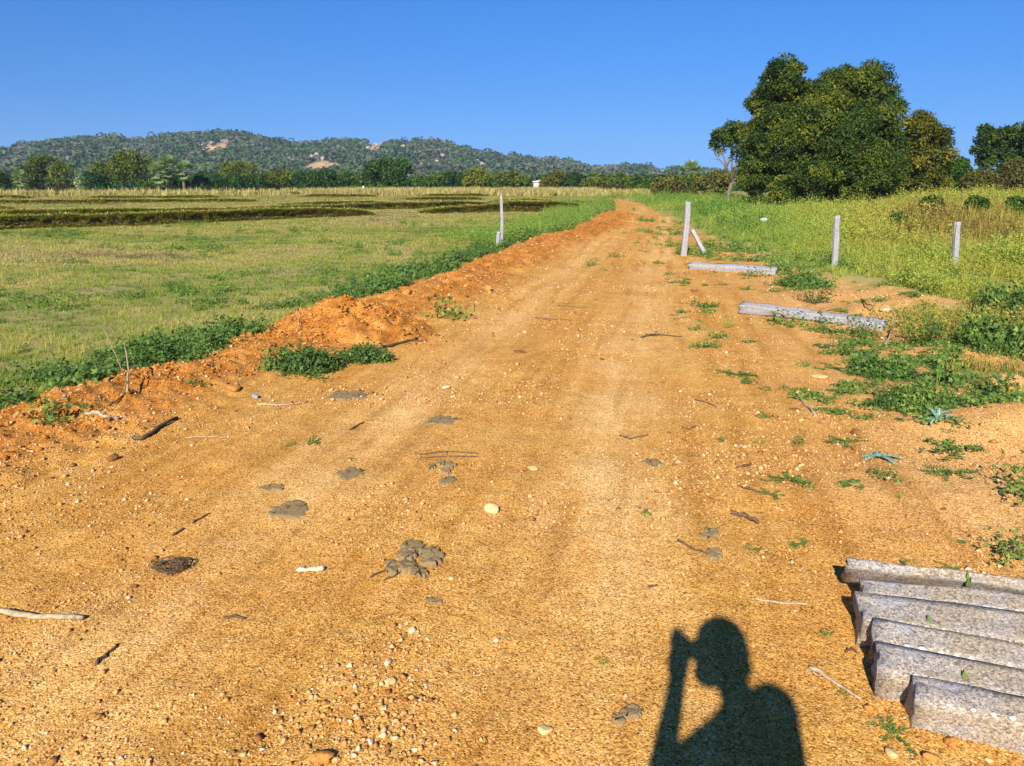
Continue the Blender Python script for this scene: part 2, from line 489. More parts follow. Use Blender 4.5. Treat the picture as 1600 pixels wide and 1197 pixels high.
def terrain(x, y, full=False):
    x = np.asarray(x, float); y = np.asarray(y, float)
    L = xl(y); R = xr(y)
    onroad_y = sst(YEND + 4, YEND - 6, y)
    dist0 = np.hypot(x, y); near = sst(60, 15, dist0)
    n1 = fbm(x * 0.25, y * 0.25, 3, 3)
    n2 = fbm(x * 1.3, y * 1.3, 11, 4)
    n3 = fbm(x * 6.5, y * 6.5, 29, 4)
    jag = 0.10 * fbm(x * 2.1, y * 2.1, 41, 3) * np.clip(y / 10, 0.6, 2.0)
    dl = x - L + jag                # > 0 on the road side
    dr = R - x + jag * 2.2
    field_l = sst(0.10, -0.18, dl) * 1.0
    field_l = np.where(y > YEND, sst(6, 0, x - 9), field_l)
    side_r = sst(0.25, -0.35, dr)
    # bank of loose soil along the edge of the road
    bh = 0.07 + 0.09 * vnoise(y * 0.55, y * 0 + 3, 5) + 0.07 * sst(8, 14, y) + 0.08 * sst(22, 30, y)
    bw = 0.45 + 0.25 * vnoise(y * 0.8, y * 0 + 9, 8) + 0.012 * y
    bank = np.exp(-((dl - bw * 0.75) / bw) ** 2) * onroad_y
    bank *= sst(0.55, 0.9, np.hypot(x - 0.0, y) / 5.0) * sst(46, 36, y)
    heapm = np.clip(1 - np.hypot((x - HEAP[0]) / 0.92, (y - HEAP[1]) / 0.80 + 0.15 * (x - HEAP[0])), 0, 1)
    heap = 0.31 * heapm ** 0.9
    z = 0.035 * n1 + 0.014 * n2 + 0.006 * n3 * near
    z = z + bank * bh * (1 + 0.6 * n2) + heap * (1 + 0.25 * n2 + 0.30 * n3)
    loose = np.clip(bank * 1.1 + sst(0, 0.12, heapm), 0, 1)
    z = z + loose * (0.045 * n3 + 0.030 * fbm(x * 14, y * 14, 57, 3)) * sst(80, 25, dist0)
    # wheel tracks pressed into the road
    mid = (L + R) * 0.5
    xc = -1.15 + 0.205 * y
    u = x - xc
    tr = np.exp(-((u + 0.78) / 0.36) ** 2) + np.exp(-((u - 0.85) / 0.40) ** 2)
    trk = tr * (1 - field_l) * (1 - side_r) * onroad_y
    z = z - 0.022 * trk
    # field and its bunds
    z = z - 0.06 * field_l + 0.035 * field_l * fbm(x * 0.7, y * 0.7, 71, 3)
    darkm = np.zeros_like(x)
    crest = np.zeros_like(x)
    wedge = sst(1.0, -1.5, x - L - 0.0) * (y < YEND) + (y >= YEND) * sst(16, 10, x)
    for k, (pts, hh, ww) in enumerate(BUNDS):
        p = np.array(pts, float)
        yb = np.interp(x, p[:, 0], p[:, 1]) + 0.5 * fbm(x * 0.35, x * 0 + k * 5.0, 91, 3) * (1 + k * 0.3)
        gap = sst(0.05, 0.2, vnoise(x * 0.11 + k * 7.7, x * 0 + k, 33)) * (0.75 + 0.5 * vnoise(x * 0.5, x * 0 + k, 77))
        if k == 0: gap = np.maximum(gap, 0.9 * sst(-7, -10, x))
        if k >= 2: gap = gap * sst(0.40, 0.62, vnoise(x * 0.16 + 31 * k, x * 0 + k, 35))
        d = y - yb
        prof = sst(-ww * 0.45, -ww * 0.05, d) * sst(ww * 1.5, ww * 0.35, d)
        step = sst(-ww * 0.45, 0.0, d)
        rough = 1 + 0.35 * fbm(x * 1.9, y * 1.9, 13 + k, 3)
        z = z + wedge * (prof * hh * gap * rough + step * 0.055)
        dk = sst(-ww * 0.80, -ww * 0.50, d) * sst(ww * 0.02, -ww * 0.15, d)
        darkm = np.maximum(darkm, (1.0, 0.8, 0.5, 0.4, 0.3, 0.3)[k] * dk * gap * wedge * sst(0.15, 0.45, vnoise(x * 0.9 + 5, y * 0 + k, 55) + 0.2))
        crest = np.maximum(crest, sst(-ww * 0.5, -ww * 0.1, d) * sst(ww * 1.2, ww * 0.3, d) * gap * wedge)
    # rising scrub ground on the far side of the posts
    slope = x / np.maximum(y, 1.0)
    z = z + 0.55 * sst(0.37, 0.55, slope) * sst(13, 30, y) * sst(150, 70, y)
    z = z + side_r * (0.06 + 0.10 * n1 + 0.06 * n2) * sst(6, 10, y)
    pale = 0
    for c, hh, rx, ry in SANDBUMPS:
        z = z + hh * smooth_bump(x, y, c[0], c[1], rx, ry) * (1 + 0.3 * n2)
        pale = pale + smooth_bump(x, y, c[0], c[1], rx * 1.1, ry * 1.1)
    sandb = np.clip(pale, 0, 1)
    rm = smooth_bump(x, y, REDMOUND[0], REDMOUND[1], 2.2, 2.0)
    z = z + 0.18 * rm
    dist = np.hypot(x, y)
    z = z * sst(400, 180, dist)
    if not full: return z
    soil = np.clip(sst(0.12, 0.7, bank * (1 + 0.5 * n2) + sst(0.0, 0.10, heapm)) + 0.5 * sst(0.2, 0.6, n1 + 0.5 * n2) * (1 - trk) * sst(0.15, 0.0, 1 - dl * 0.4) * 0, 0, 1)
    fieldm = np.clip(np.maximum(field_l * (1 - 0.85 * sst(0.45, 0.8, heapm)), side_r * sst(-0.15, 0.5, n2 + 0.9 - 0.12 * (14 - np.minimum(y, 14)) * 0.6)), 0, 1)
    fieldm = np.where(dist > 95, 1.0, fieldm)
    fieldm = fieldm * (1 - np.clip(pale, 0, 1)) * (1 - np.clip(rm * 1.3, 0, 1))
    palem = np.clip(pale + sst(0.0, 1.5, u - 1.6) * 0.8, 0, 1)
    soil = np.clip(soil + rm * 0.5, 0, 1)
    trk = np.clip(trk * (0.65 + 0.8 * n2), 0, 1)
    reg = np.where(dl > 0.02, np.where(dr > 0.0, 1, 2), 0)          # 0 field, 1 road, 2 ground beside it
    reg = np.where(y > YEND, np.where(x < 10, 0, 2), reg)
    reg = np.where((y < 2.0) & (reg != 1), 2, reg)
    bankm = (bank > 0.42) & (reg == 1)
    reg = np.where(bankm, 3, reg)
    reg = np.where(heapm > 0.03, 4, reg)
    return z, dict(soil=soil, field=fieldm, track=trk, dark=darkm, pale=palem), reg, dict(crest=crest, heap=heapm, sandb=sandb, n1=n1, n2=n2, dl=dl, dr=dr)


def hz(x, y): return float(terrain(np.array([x]), np.array([y]))[0])


def ongp(px, py):
    z = 0.0
    for _ in range(8):
        p = gp(px, py, z); z = 0.5 * z + 0.5 * hz(p[0], p[1])
    p = gp(px, py, z)
    return np.array([p[0], p[1], hz(p[0], p[1])])


def build_terrain():
    fine = np.radians(np.arange(-52, 52.001, 0.19))
    coarse = np.radians(np.arange(57, 308, 5.0))
    az = np.concatenate([fine, coarse])
    r = [0.5]
    while r[-1] < 2300:
        q = r[-1]
        r.append(q * (1.0055 if 1.5 < q < 60 else (1.009 if 60 <= q < 180 else (1.03 if q < 500 and q > 1 else 1.12))))
    r = np.array(r)
    A, Rr = np.meshgrid(az, r)
    X = Rr * np.sin(A); Y = Rr * np.cos(A)
    Z, at_, reg, ex = terrain(X.ravel(), Y.ravel(), True)
    V = np.stack([X.ravel(), Y.ravel(), Z], 1)
    nr, na = X.shape
    i = np.arange(nr - 1)[:, None]; j = np.arange(na)[None]
    k = (j + 1) % na
    Q = np.stack([i * na + j, i * na + k, (i + 1) * na + k, (i + 1) * na + j], -1).reshape(-1, 4)
    # centre cap
    freg = reg[Q[:, 0]]
    q_ = np.arange(1, na - 2, 2)
    inner = np.stack([np.zeros(len(q_), int), q_, q_ + 1, q_ + 2], -1)
    Q = np.concatenate([Q, inner[:, ::-1]]); freg = np.concatenate([freg, np.full(len(inner), 1)])
    # which way faces look
    a, b, c = V[Q[0, 0]], V[Q[0, 1]], V[Q[0, 2]]
    if np.cross(b - a, c - a)[2] < 0: Q = Q[:, ::-1]
    for rg_, name in ((0, 'field'), (1, 'dirt_road'), (2, 'ground'), (3, 'soil_bank'), (4, 'soil_heap')):
        q = Q[freg == rg_]
        u, inv = np.unique(q.ravel(), return_inverse=True)
        me = mesh_np(name, V[u], inv.reshape(-1, 4), M['earth'], smooth=True, attrs={kk: vv[u] for kk, vv in at_.items()})
        o = link(name, me)
        if name == 'soil_heap':
            tag(o, 'heap of loose reddish orange soil on the verge behind the big weed clumps', 'soil heap')
        else:
            o['kind'] = 'structure'
    return V


build_terrain()

# ------------------------------------------------------------------ plant templates (unit size, base at origin)


def diamond(c, d, w, L, W):
    return np.array([c, c + d * L * 0.5 + w * W * 0.5, c + d * L, c + d * L * 0.5 - w * W * 0.5])


def nrmz(v): return v / (np.linalg.norm(v) + 1e-9)


def t_fern(seed, nleaf=22, up=0.9, lobes=5, lob=0.30, spread=1.0):
    rg = np.random.default_rng(seed); mb = MB()
    for k in range(nleaf):
        a = rg.random() * 6.283; el = up * (0.25 + 0.75 * rg.random())
        d = np.array([math.cos(a), math.sin(a), 0]); side = np.array([-d[1], d[0], 0])
        Ln = (0.35 + 0.25 * rg.random()) * spread
        base = d * rg.random() * 0.10
        tt = 0.35 + 0.5 * rg.random()
        pts = []
        for s in np.linspace(0, 1, lobes + 2):
            pts.append(base + d * Ln * s * math.cos(el * (1 - 0.4 * s)) + np.array([0, 0, 1]) * Ln * (math.sin(el) * s - 0.45 * s * s * 0.8 + 0.03))
        for i in range(1, lobes + 2):
            p = pts[i]; fw = nrmz(pts[i] - pts[i - 1])
            sz = lob * Ln * (1.15 - 0.55 * i / (lobes + 1)) * (0.8 + 0.4 * rg.random())
            for sg in (-1, 1):
                dd = nrmz(side * sg + fw * 0.75 + np.array([0, 0, 0.25 * (rg.random() - 0.3)]))
                ww = nrmz(np.cross(dd, np.array([0, 0, 1])) + np.array([0, 0, 0.5 * (rg.random() - 0.5)]))
                mb.add(diamond(p, dd, ww, sz, sz * 0.48), [[0, 1, 2, 3]], tt)
        mb.add(diamond(pts[-1], nrmz(pts[-1] - pts[-2]), side, lob * Ln * 0.7, lob * Ln * 0.35), [[0, 1, 2, 3]], tt)
        # stalk
        s0, s1 = pts[0], pts[-1]
        mb.add([s0 - side * 0.006, s0 + side * 0.006, s1 + side * 0.004, s1 - side * 0.004], [[0, 1, 2, 3]], tt + 0.1)
    return mb.arr()


def t_fluff(seed, n=100, h=0.8, r=0.5, ls=0.085, stems=9, up=0.35):
    rg = np.random.default_rng(seed); mb = MB()
    tips = []
    for k in range(stems):
        a = rg.random() * 6.283; rr = r * math.sqrt(rg.random()); hh = h * (0.55 + 0.45 * rg.random()) * (1 - 0.35 * (rr / r) ** 2)
        tip = np.array([rr * math.cos(a), rr * math.sin(a), hh]); tips.append(tip)
        s = np.array([-math.sin(a), math.cos(a), 0]) * 0.006
        b = tip * np.array([0.15, 0.15, 0])
        mb.add([b - s, b + s, tip + s * 0.4, tip - s * 0.4], [[0, 1, 2, 3]], 0.25)
    for k in range(n):
        t = tips[rg.integers(len(tips))]
        f = rg.random() ** 0.6
        p = t * np.array([0.15 + 0.85 * f, 0.15 + 0.85 * f, f]) + rg.normal(0, 0.055, 3)
        p[2] = max(p[2], 0.02)
        d = nrmz(rg.normal(0, 1, 3) + np.array([0, 0, up])); w = nrmz(np.cross(d, rg.normal(0, 1, 3)))
        L = ls * (0.6 + 0.8 * rg.random())
        mb.add(diamond(p, d, w, L, L * 0.5), [[0, 1, 2, 3]], 0.35 + 0.4 * f * rg.random())
    return mb.arr()


def t_blades(seed, n=14, h=1.0, w=0.05, lean=0.5, r=0.12):
    rg = np.random.default_rng(seed); mb = MB()
    for k in range(n):
        a = rg.random() * 6.283; d = np.array([math.cos(a), math.sin(a), 0]); s = np.array([-d[1], d[0], 0])
        b = d * r * rg.random(); hh = h * (0.5 + 0.5 * rg.random()); ln = lean * rg.random() * hh
        m = b + d * ln * 0.35 + np.array([0, 0, hh * 0.6]); e = b + d * ln + np.array([0, 0, hh])
        tt = 0.3 + 0.4 * rg.random()
        mb.add([b - s * w / 2, b + s * w / 2, m + s * w * 0.4, m - s * w * 0.4], [[0, 1, 2, 3]], tt)
        mb.add([m - s * w * 0.4, m + s * w * 0.4, e + s * w * 0.05, e - s * w * 0.05], [[0, 1, 2, 3]], tt)
    return mb.arr()


def t_thistle(seed, n=8, flat=False):
    rg = np.random.default_rng(seed); mb = MB()
    for k in range(n):
        a = 6.283 * k / n + rg.normal(0, 0.25); el = (0.35 if flat else 0.85) * (0.5 + 0.7 * rg.random())
        d = np.array([math.cos(a), math.sin(a), 0]); s = np.array([-d[1], d[0], 0]); Ln = 0.42 + 0.2 * rg.random()
        prev = None; m = 12
        for i in range(m + 1):
            t = i / m
            c = d * Ln * t * math.cos(el) + np.array([0, 0, Ln * (math.sin(el) * t - 0.45 * t * t) + 0.03])
            w = (0.095 if i % 2 else 0.045) * (1.1 - 0.8 * t) + 0.004
            lift = np.array([0, 0, w * 0.5])
            cur = (c - s * w + lift, c - s * 0.005, c + s * 0.005, c + s * w + lift)
            if prev is not None:
                mb.add([prev[0], prev[1], cur[1], cur[0]], [[0, 1, 2, 3]], 0.3 + 0.25 * rg.random())
                mb.add([prev[1], prev[2], cur[2], cur[1]], [[0, 1, 2, 3]], 0.98)
                mb.add([prev[2], prev[3], cur[3], cur[2]], [[0, 1, 2, 3]], 0.3 + 0.25 * rg.random())
            prev = cur
    return mb.arr()


def t_sprawl(seed, arms=9, flowers=True):
    """creeping stems with small leaves, some with little white flowers"""
    rg = np.random.default_rng(seed); mb = MB()
    for k in range(arms):
        a = rg.random() * 6.283; p = np.array([0, 0, 0.02]); L = 0.35 + 0.3 * rg.random()
        for i in range(10):
            a += rg.normal(0, 0.22); d = np.array([math.cos(a), math.sin(a), 0]); s = np.array([-d[1], d[0], 0])
            q = p + d * L / 10; q[2] = 0.02 + 0.05 * rg.random()
            mb.add([p - s * .004, p + s * .004, q + s * .004, q - s * .004], [[0, 1, 2, 3]], 0.4)
            for sg in (-1, 1):
                dd = nrmz(s * sg + d * 0.5 + np.array([0, 0, 0.6 * rg.random()]))
                mb.add(diamond(q, dd, nrmz(np.cross(dd, [0, 0, 1]) + 0.3 * rg.normal(0, 1, 3)), 0.075 * (0.7 + 0.6 * rg.random()), 0.045), [[0, 1, 2, 3]], 0.4 + 0.4 * rg.random())
            if flowers and rg.random() < 0.25:
                f = q + np.array([0, 0, 0.05])
                mb.add(diamond(f, d, s, 0.035, 0.035), [[0, 1, 2, 3]], 1.6)
            p = q
    return mb.arr()


def t_bush(seed, n=130, h=0.66, r=0.5, ls=0.095, lobes=3):
    """a leafy herb: lobed leaves turned every way over an uneven dome"""
    rg = np.random.default_rng(seed); mb = MB()
    cs = [(rg.normal(0, 0.22 * r / 0.5, 2), 0.22 + 0.2 * rg.random(), 0.6 + 0.5 * rg.random()) for _ in range(5)]
    for k in range(n):
        c, R, hh = cs[rg.integers(5)]
        d = nrmz(rg.normal(0, 1, 3) + np.array([0, 0, 0.35])); d[2] = abs(d[2])
        q = 0.55 + 0.5 * rg.random()
        p = np.array([c[0] + d[0] * R * q, c[1] + d[1] * R * q, h * hh * d[2] * q + 0.02])
        nn_ = nrmz(d + np.array([0, 0, 0.3]) + 0.65 * rg.normal(0, 1, 3)); a = nrmz(np.cross(nn_, rg.normal(0, 1, 3))); b = np.cross(nn_, a)
        L = ls * (0.55 + 0.8 * rg.random()); tt = 0.5 + 0.35 * rg.normal(0, 0.6)
        for j in range(lobes):
            an = (j - (lobes - 1) / 2) * 0.75
            dd = a * math.cos(an) + b * math.sin(an); ww = -a * math.sin(an) + b * math.cos(an)
            mb.add(diamond(p, dd, ww, L * (1 - 0.25 * abs(an)), L * 0.36), [[0, 1, 2, 3]], tt)
        if k % 6 == 0:
            s = np.array([0.004, 0, 0]); g0 = np.array([c[0], c[1], 0])
            mb.add([g0 - s, g0 + s, p + s, p - s], [[0, 1, 2, 3]], 0.7)
    return mb.arr()


BUSH = [t_bush(20 + i) for i in range(7)]
LOWB = [t_bush(30 + i, 90, 0.26, 0.55, 0.095) for i in range(5)]
FARB = [t_bush(35 + i, 50, 0.66, 0.5, 0.15, 2) for i in range(4)]
FERN = [t_fern(i, 26, 1.25, 5, 0.30) for i in range(6)]
FLAT = [t_fern(40 + i, 26, 0.28, 5, 0.26) for i in range(4)]
FLUFF = [t_fluff(60 + i, 120, 0.8, 0.5, 0.062, 10) for i in range(6)]
FLUFF_BIG = [t_fluff(80 + i, 260, 0.9, 0.6, 0.075, 18) for i in range(4)]
BLADES = [t_blades(100 + i) for i in range(5)]
SHORT = [t_blades(130 + i, 8, 1.0, 0.07, 1.4, 0.6) for i in range(6)]
LITTER = [t_blades(140 + i, 8, 0.5, 0.05, 3.2, 0.9) for i in range(5)]
TALLB = [t_blades(150 + i, 10, 1.0, 0.035, 0.45, 0.25) for i in range(5)]
THIST = [t_thistle(170 + i) for i in range(3)] + [t_thistle(180, 5, True)]
SPRAWL = [t_sprawl(190 + i) for i in range(4)]


def polar_pts(n, r0, r1, a0, a1, seed, power=0.0):
    """points with density falling as 1/r^2 (power 0), or slower"""
    rg = np.random.default_rng(seed)
    u = rg.random(n)
    if power == 0: r = r0 * (r1 / r0) ** u
    else: r = (r0 ** power + u * (r1 ** power - r0 ** power)) ** (1 / power)
    a = np.radians(a0 + (a1 - a0) * rg.random(n))
    return r * np.sin(a), r * np.cos(a), r, rg


# --- stubble and short grass of the harvested field
x, y, r, rg = polar_pts(125000, 4.5, 125, -46, 16, 1, 0.22)
z, A, reg, ex = terrain(x, y, True)
pn = fbm(x * 0.22, y * 0.22, 201, 4); pm = fbm(x * 1.6, y * 1.6, 207, 3)
keep = (A['field'] > 0.5) & (ex['dl'] < -0.05) & (rg.random(len(x)) < 0.92 - 0.35 * sst(0.1, 0.45, pm) * (r < 18))
keep = np.where(y > YEND, x < 14, keep)
x, y, z, r, pn, pm, cr, dk = (q[keep] for q in (x, y, z, r, pn, pm, ex['crest'], A['dark']))
nn = len(x); rg = np.random.default_rng(2)
greenband = sst(19, 24, y) * sst(33, 28, y)
tt = 0.47 + 0.55 * pn + 0.45 * pm + 0.24 * greenband + 0.12 * sst(12, 20, y) * sst(30, 24, y) - 0.10 * sst(38, 60, y)
tt = np.where(cr > 0.3, 0.40 + 0.2 * pm + 0.1 * rg.random(nn), tt)
tt = np.where(dk > 0.25, 0.0 + 0.08 * rg.random(nn), tt)
hgt = (0.045 + 0.05 * rg.random(nn)) * (1 + 0.008 * r) * (1 + 0.9 * cr + 0.1 * dk)
wid = np.maximum(0.045, 0.0042 * r) * (1 + 0.3 * rg.random(nn)) * 1.5
V, Fc, T = scatter(SHORT + LITTER, np.stack([x, y, z - 0.01], 1), rg.random(nn) * 6.283, np.stack([wid, wid, hgt], 1), np.clip(tt, 0.02, 1), 3, 0.14)
tag(link('stubble_grass', mesh_np('stubble_grass', V, Fc, M['stubble'], T)), 'short dry and green grass of the harvested field', 'grass', kind='stuff')

# --- rough dark grass hanging on the faces of the bunds, paler on their crests
rg = np.random.default_rng(24); XX = []; YY = []; DD = []
for k, (pts, hh, ww) in enumerate(BUNDS):
    p_ = np.array(pts, float); n_ = (9000, 7000, 6000, 5000, 4000, 3000)[k]
    x_ = p_[0, 0] + (p_[-1, 0] - p_[0, 0]) * rg.random(n_)
    yb_ = np.interp(x_, p_[:, 0], p_[:, 1]) + 0.5 * fbm(x_ * 0.35, x_ * 0 + k * 5.0, 91, 3) * (1 + k * 0.3)
    d_ = (-1.0 + 1.9 * rg.random(n_)) * ww
    XX.append(x_); YY.append(yb_ + d_); DD.append(d_ / ww)
x = np.concatenate(XX); y = np.concatenate(YY); d = np.concatenate(DD)
keep = (np.abs(np.degrees(np.arctan2(x, y))) < 46) & (x < xl(y) - 0.6); x, y, d = x[keep], y[keep], d[keep]; nn = len(x)
z, A, reg, ex = terrain(x, y, True)
keep = np.maximum(A['dark'] * 2.0, ex['crest']) > 0.12; x, y, d, z = x[keep], y[keep], d[keep], z[keep]; nn = len(x); dk = A['dark'][keep]
tt = np.where((d < -0.02) & (dk > 0.3), np.where(rg.random(nn) < 0.95 - 0.42 * dk, 0.22 + 0.38 * rg.random(nn), 0.06 + 0.16 * rg.random(nn)), 0.36 + 0.28 * rg.random(nn) + 0.3 * fbm(x * 0.6, y * 0.6, 88, 3))
hgt = (0.09 + 0.14 * rg.random(nn)) * (1 + 0.002 * y); wid = 0.9 + 0.012 * y
V, Fc, T = scatter(BLADES, np.stack([x, y, z - 0.02], 1), rg.random(nn) * 6.283, np.stack([wid, wid, hgt], 1) * 1.0, tt, 14, 0.10)
tag(link('bund_grass', mesh_np('bund_grass', V, Fc, M['stubble'], T)), 'dark ragged grass along the low bunds of the field', 'grass', kind='stuff')

# --- dry tall grass along the far end of the field
x, y, r, rg = polar_pts(9000, 88, 128, -42, 12, 21, 1.0)
z = terrain(x, y); nn = len(x)
keep = (rg.random(nn) < sst(-17, -9, np.degrees(np.arctan2(x, y))) * 0.9 + 0.1); x, y, z = x[keep], y[keep], z[keep]; nn = len(x)
hgt = 0.55 + 0.45 * rg.random(nn); wid = 1.6 + 0.8 * rg.random(nn)
tt = 0.24 + 0.10 * fbm(x * 0.1, y * 0.1, 5, 2) + 0.05 * rg.random(nn)
V, Fc, T = scatter(TALLB, np.stack([x, y, z - 0.02], 1), rg.random(nn) * 6.283, np.stack([wid, wid, hgt], 1), tt, 4, 0.1)
tag(link('dry_grass', mesh_np('dry_grass', V, Fc, M['stubble'], T)), 'tall straw coloured dry grass in front of the far trees', 'grass', kind='stuff')

# --- dense green weeds along the bank
rg = np.random.default_rng(31)
yy = 3.4 * (62 / 3.4) ** rg.random(3000)
bandw = 0.75 + 0.03 * yy + 0.5 * vnoise(yy * 0.5, yy * 0, 6)
off = 0.08 - bandw * rg.random(3000) ** 1.35
xx = xl(yy) + off
gap = fbm(xx * 0.9, yy * 0.9, 300, 3)
keep = (gap > -0.08 - 0.2 * sst(8, 14, yy)) & (np.hypot((xx - HEAP[0]) / 1.0, (yy - HEAP[1]) / 0.9) > 0.75) & (rg.random(3000) < 0.55 + 0.45 * sst(10, 20, yy))
xx, yy, gap, off = xx[keep], yy[keep], gap[keep], off[keep]; zz = terrain(xx, yy); nn = len(xx)
s = (0.17 + 0.26 * rg.random(nn) ** 1.5) * (1 - 0.35 * sst(-0.4, -1.2, off)) * (1 + 0.014 * yy)
tt = 0.40 + 0.25 * gap + 0.22 * rg.random(nn) + 0.34 * sst(20, 28, yy)
V, Fc, T = scatter(BUSH + LOWB[:2] + FERN[:2], np.stack([xx, yy, zz - 0.01], 1), rg.random(nn) * 6.283, np.stack([s, s, s * (0.7 + 0.6 * rg.random(nn))], 1), tt, 5, 0.14)
tag(link('verge_weeds', mesh_np('verge_weeds', V, Fc, M['weed'], T)), 'dense dark green weeds along the soil bank', 'weeds', kind='stuff')
# patches of the same weed out in the field
x, y, r, rg = polar_pts(5200, 4.6, 36, -42, 12, 37, 0.4)
pf = fbm(x * 0.55, y * 0.55, 310, 4) + 0.55 * np.exp(-np.abs(x - xl(y)) / (1.3 + 0.05 * y))
keep = (x < xl(y) - 0.3) & (pf > 0.24); x, y, r = x[keep], y[keep], r[keep]; z = terrain(x, y); nn = len(x)
s = 0.12 + 0.16 * rg.random(nn) + 0.003 * r
V, Fc, T = scatter(LOWB + BUSH[:2], np.stack([x, y, z - 0.01], 1), rg.random(nn) * 6.283, s, 0.55 + 0.3 * rg.random(nn), 6, 0.12)
tag(link('field_weeds', mesh_np('field_weeds', V, Fc, M['weed'], T)), 'low green weeds scattered through the harvested field', 'weeds', kind='stuff')
# light green bushy growth where the bank ends
rg = np.random.default_rng(33)
yy = 21 + 45 * rg.random(900); xx = xl(yy) - 0.15 - (2.2 + 0.02 * yy) * rg.random(900) ** 1.4; zz = terrain(xx, yy); nn = 900
s = 0.42 + 0.35 * rg.random(nn)
V, Fc, T = scatter(FLUFF, np.stack([xx, yy, zz - 0.01], 1), rg.random(nn) * 6.283, s, 0.72 + 0.22 * rg.random(nn), 7, 0.1)
tag(link('bank_undergrowth', mesh_np('bank_undergrowth', V, Fc, M['scrub'], T)), 'light green leafy undergrowth beside the far road bend', 'undergrowth', kind='stuff')

# --- scrub and long grass on the far side of the posts
x, y, r, rg = polar_pts(19000, 5.2, 85, 4, 47, 41, 0.45)
z, A, reg, ex = terrain(x, y, True)
pn = fbm(x * 0.16, y * 0.16, 401, 4); pm = fbm(x * 0.9, y * 0.9, 407, 3)
dpt = x - xr(y)
keep = ((ex['sandb'] < 0.28) & (dpt > 0.1 - 0.7 * sst(0.05, 0.5, pm) * (y < 14)) & ((A['field'] > 0.35) | ((pm > 0.1) & (A['field'] > 0.12))) & (pm > -0.42) & (rg.random(len(x)) < 0.45 + 0.55 * sst(0.2, 1.6, dpt))) | (y > YEND) & (x > 9)
x, y, z, r, pn, pm, dpt = (q[keep] for q in (x, y, z, r, pn, pm, dpt)); nn = len(x); rg = np.random.default_rng(42)
yel = sst(0.30, 0.52, x / y) * 0.30 + sst(3.0, 9.0, dpt) * 0.12
tt = np.clip(0.80 - yel + 0.30 * pn + 0.20 * pm + 0.20 * pn * sst(0.34, 0.45, x / y) - 0.24 * sst(0.15, 0.5, pn) * sst(0.3, 0.5, x / y), 0.04, 1)
s = (0.28 + 0.28 * rg.random(nn)) * (0.8 + 0.9 * sst(0.0, 0.55, pm)) * (1 + 0.010 * r) * (0.55 + 0.45 * sst(0.0, 1.5, dpt))
V, Fc, T = scatter(FLUFF, np.stack([x, y, z - 0.02], 1), rg.random(nn) * 6.283, np.stack([s * 1.15, s * 1.15, s * (0.65 + 0.6 * rg.random(nn))], 1), tt, 8, 0.13)
tag(link('scrub_undergrowth', mesh_np('scrub_undergrowth', V, Fc, M['scrub'], T)), 'yellow green scrub growing around the stone posts', 'undergrowth', kind='stuff')
x, y, r, rg = polar_pts(9000, 5.5, 85, 4, 47, 43, 0.5)
z, A, reg, ex = terrain(x, y, True); dpt = x - xr(y)
pn = fbm(x * 0.16, y * 0.16, 401, 4); pm = fbm(x * 0.5, y * 0.5, 417, 3)
keep = ((dpt > 0.0) & (ex['sandb'] < 0.28) & (A['field'] > 0.3) & (pm > -0.45)) | ((y > YEND) & (x > 8))
x, y, z, r, pn, pm, dpt = (q[keep] for q in (x, y, z, r, pn, pm, dpt)); nn = len(x); rg = np.random.default_rng(44)
hgt = (0.16 + 0.20 * rg.random(nn)) * (1 + 0.6 * sst(0.35, 0.55, x / y) * sst(14, 26, y)) * (0.5 + 0.5 * sst(0, 1.5, dpt)) * (1 + 0.006 * r)
wid = np.maximum(0.28, 0.022 * r) * (0.8 + 0.4 * rg.random(nn))
tt = np.clip(0.72 - 0.34 * sst(0.30, 0.52, x / y) - 0.10 * sst(3, 9, dpt) + 0.2 * pn + 0.1 * pm, 0.05, 1)
V, Fc, T = scatter(TALLB, np.stack([x, y, z - 0.02], 1), rg.random(nn) * 6.283, np.stack([wid, wid, hgt], 1), tt, 9, 0.12)
tag(link('long_grass', mesh_np('long_grass', V, Fc, M['scrub'], T)), 'long yellow green grass around the stone posts', 'grass', kind='stuff')
# bright green low weeds along the edge of the scrub
rg = np.random.default_rng(52); n_ = 1500
yy = 4.6 * (34 / 4.6) ** rg.random(n_); xx = xr(yy) + (-0.9 + 2.6 * rg.random(n_)) * np.clip(yy / 9, 0.6, 2.0)
pm = fbm(xx * 0.9, yy * 0.9, 505, 3); keep = pm > 0.08 + 0.25 * sst(0.0, -0.9, xx - xr(yy)) + 0.16 * sst(10, 6, yy)
keep &= terrain(xx, yy, True)[3]['sandb'] < 0.35
xx, yy = xx[keep], yy[keep]; zz = terrain(xx, yy); nn = len(xx)
s_ = (0.14 + 0.22 * rg.random(nn) ** 1.5) * np.clip(yy / 11, 0.85, 1.6)
V, Fc, T = scatter(BUSH[:4] + LOWB, np.stack([xx, yy, zz - 0.01], 1), rg.random(nn) * 6.283, s_, 0.55 + 0.35 * rg.random(nn), 15, 0.13)
tag(link('edge_weeds', mesh_np('edge_weeds', V, Fc, M['weed'], T)), 'bright green low weeds where the scrub meets the sand', 'weeds', kind='stuff')
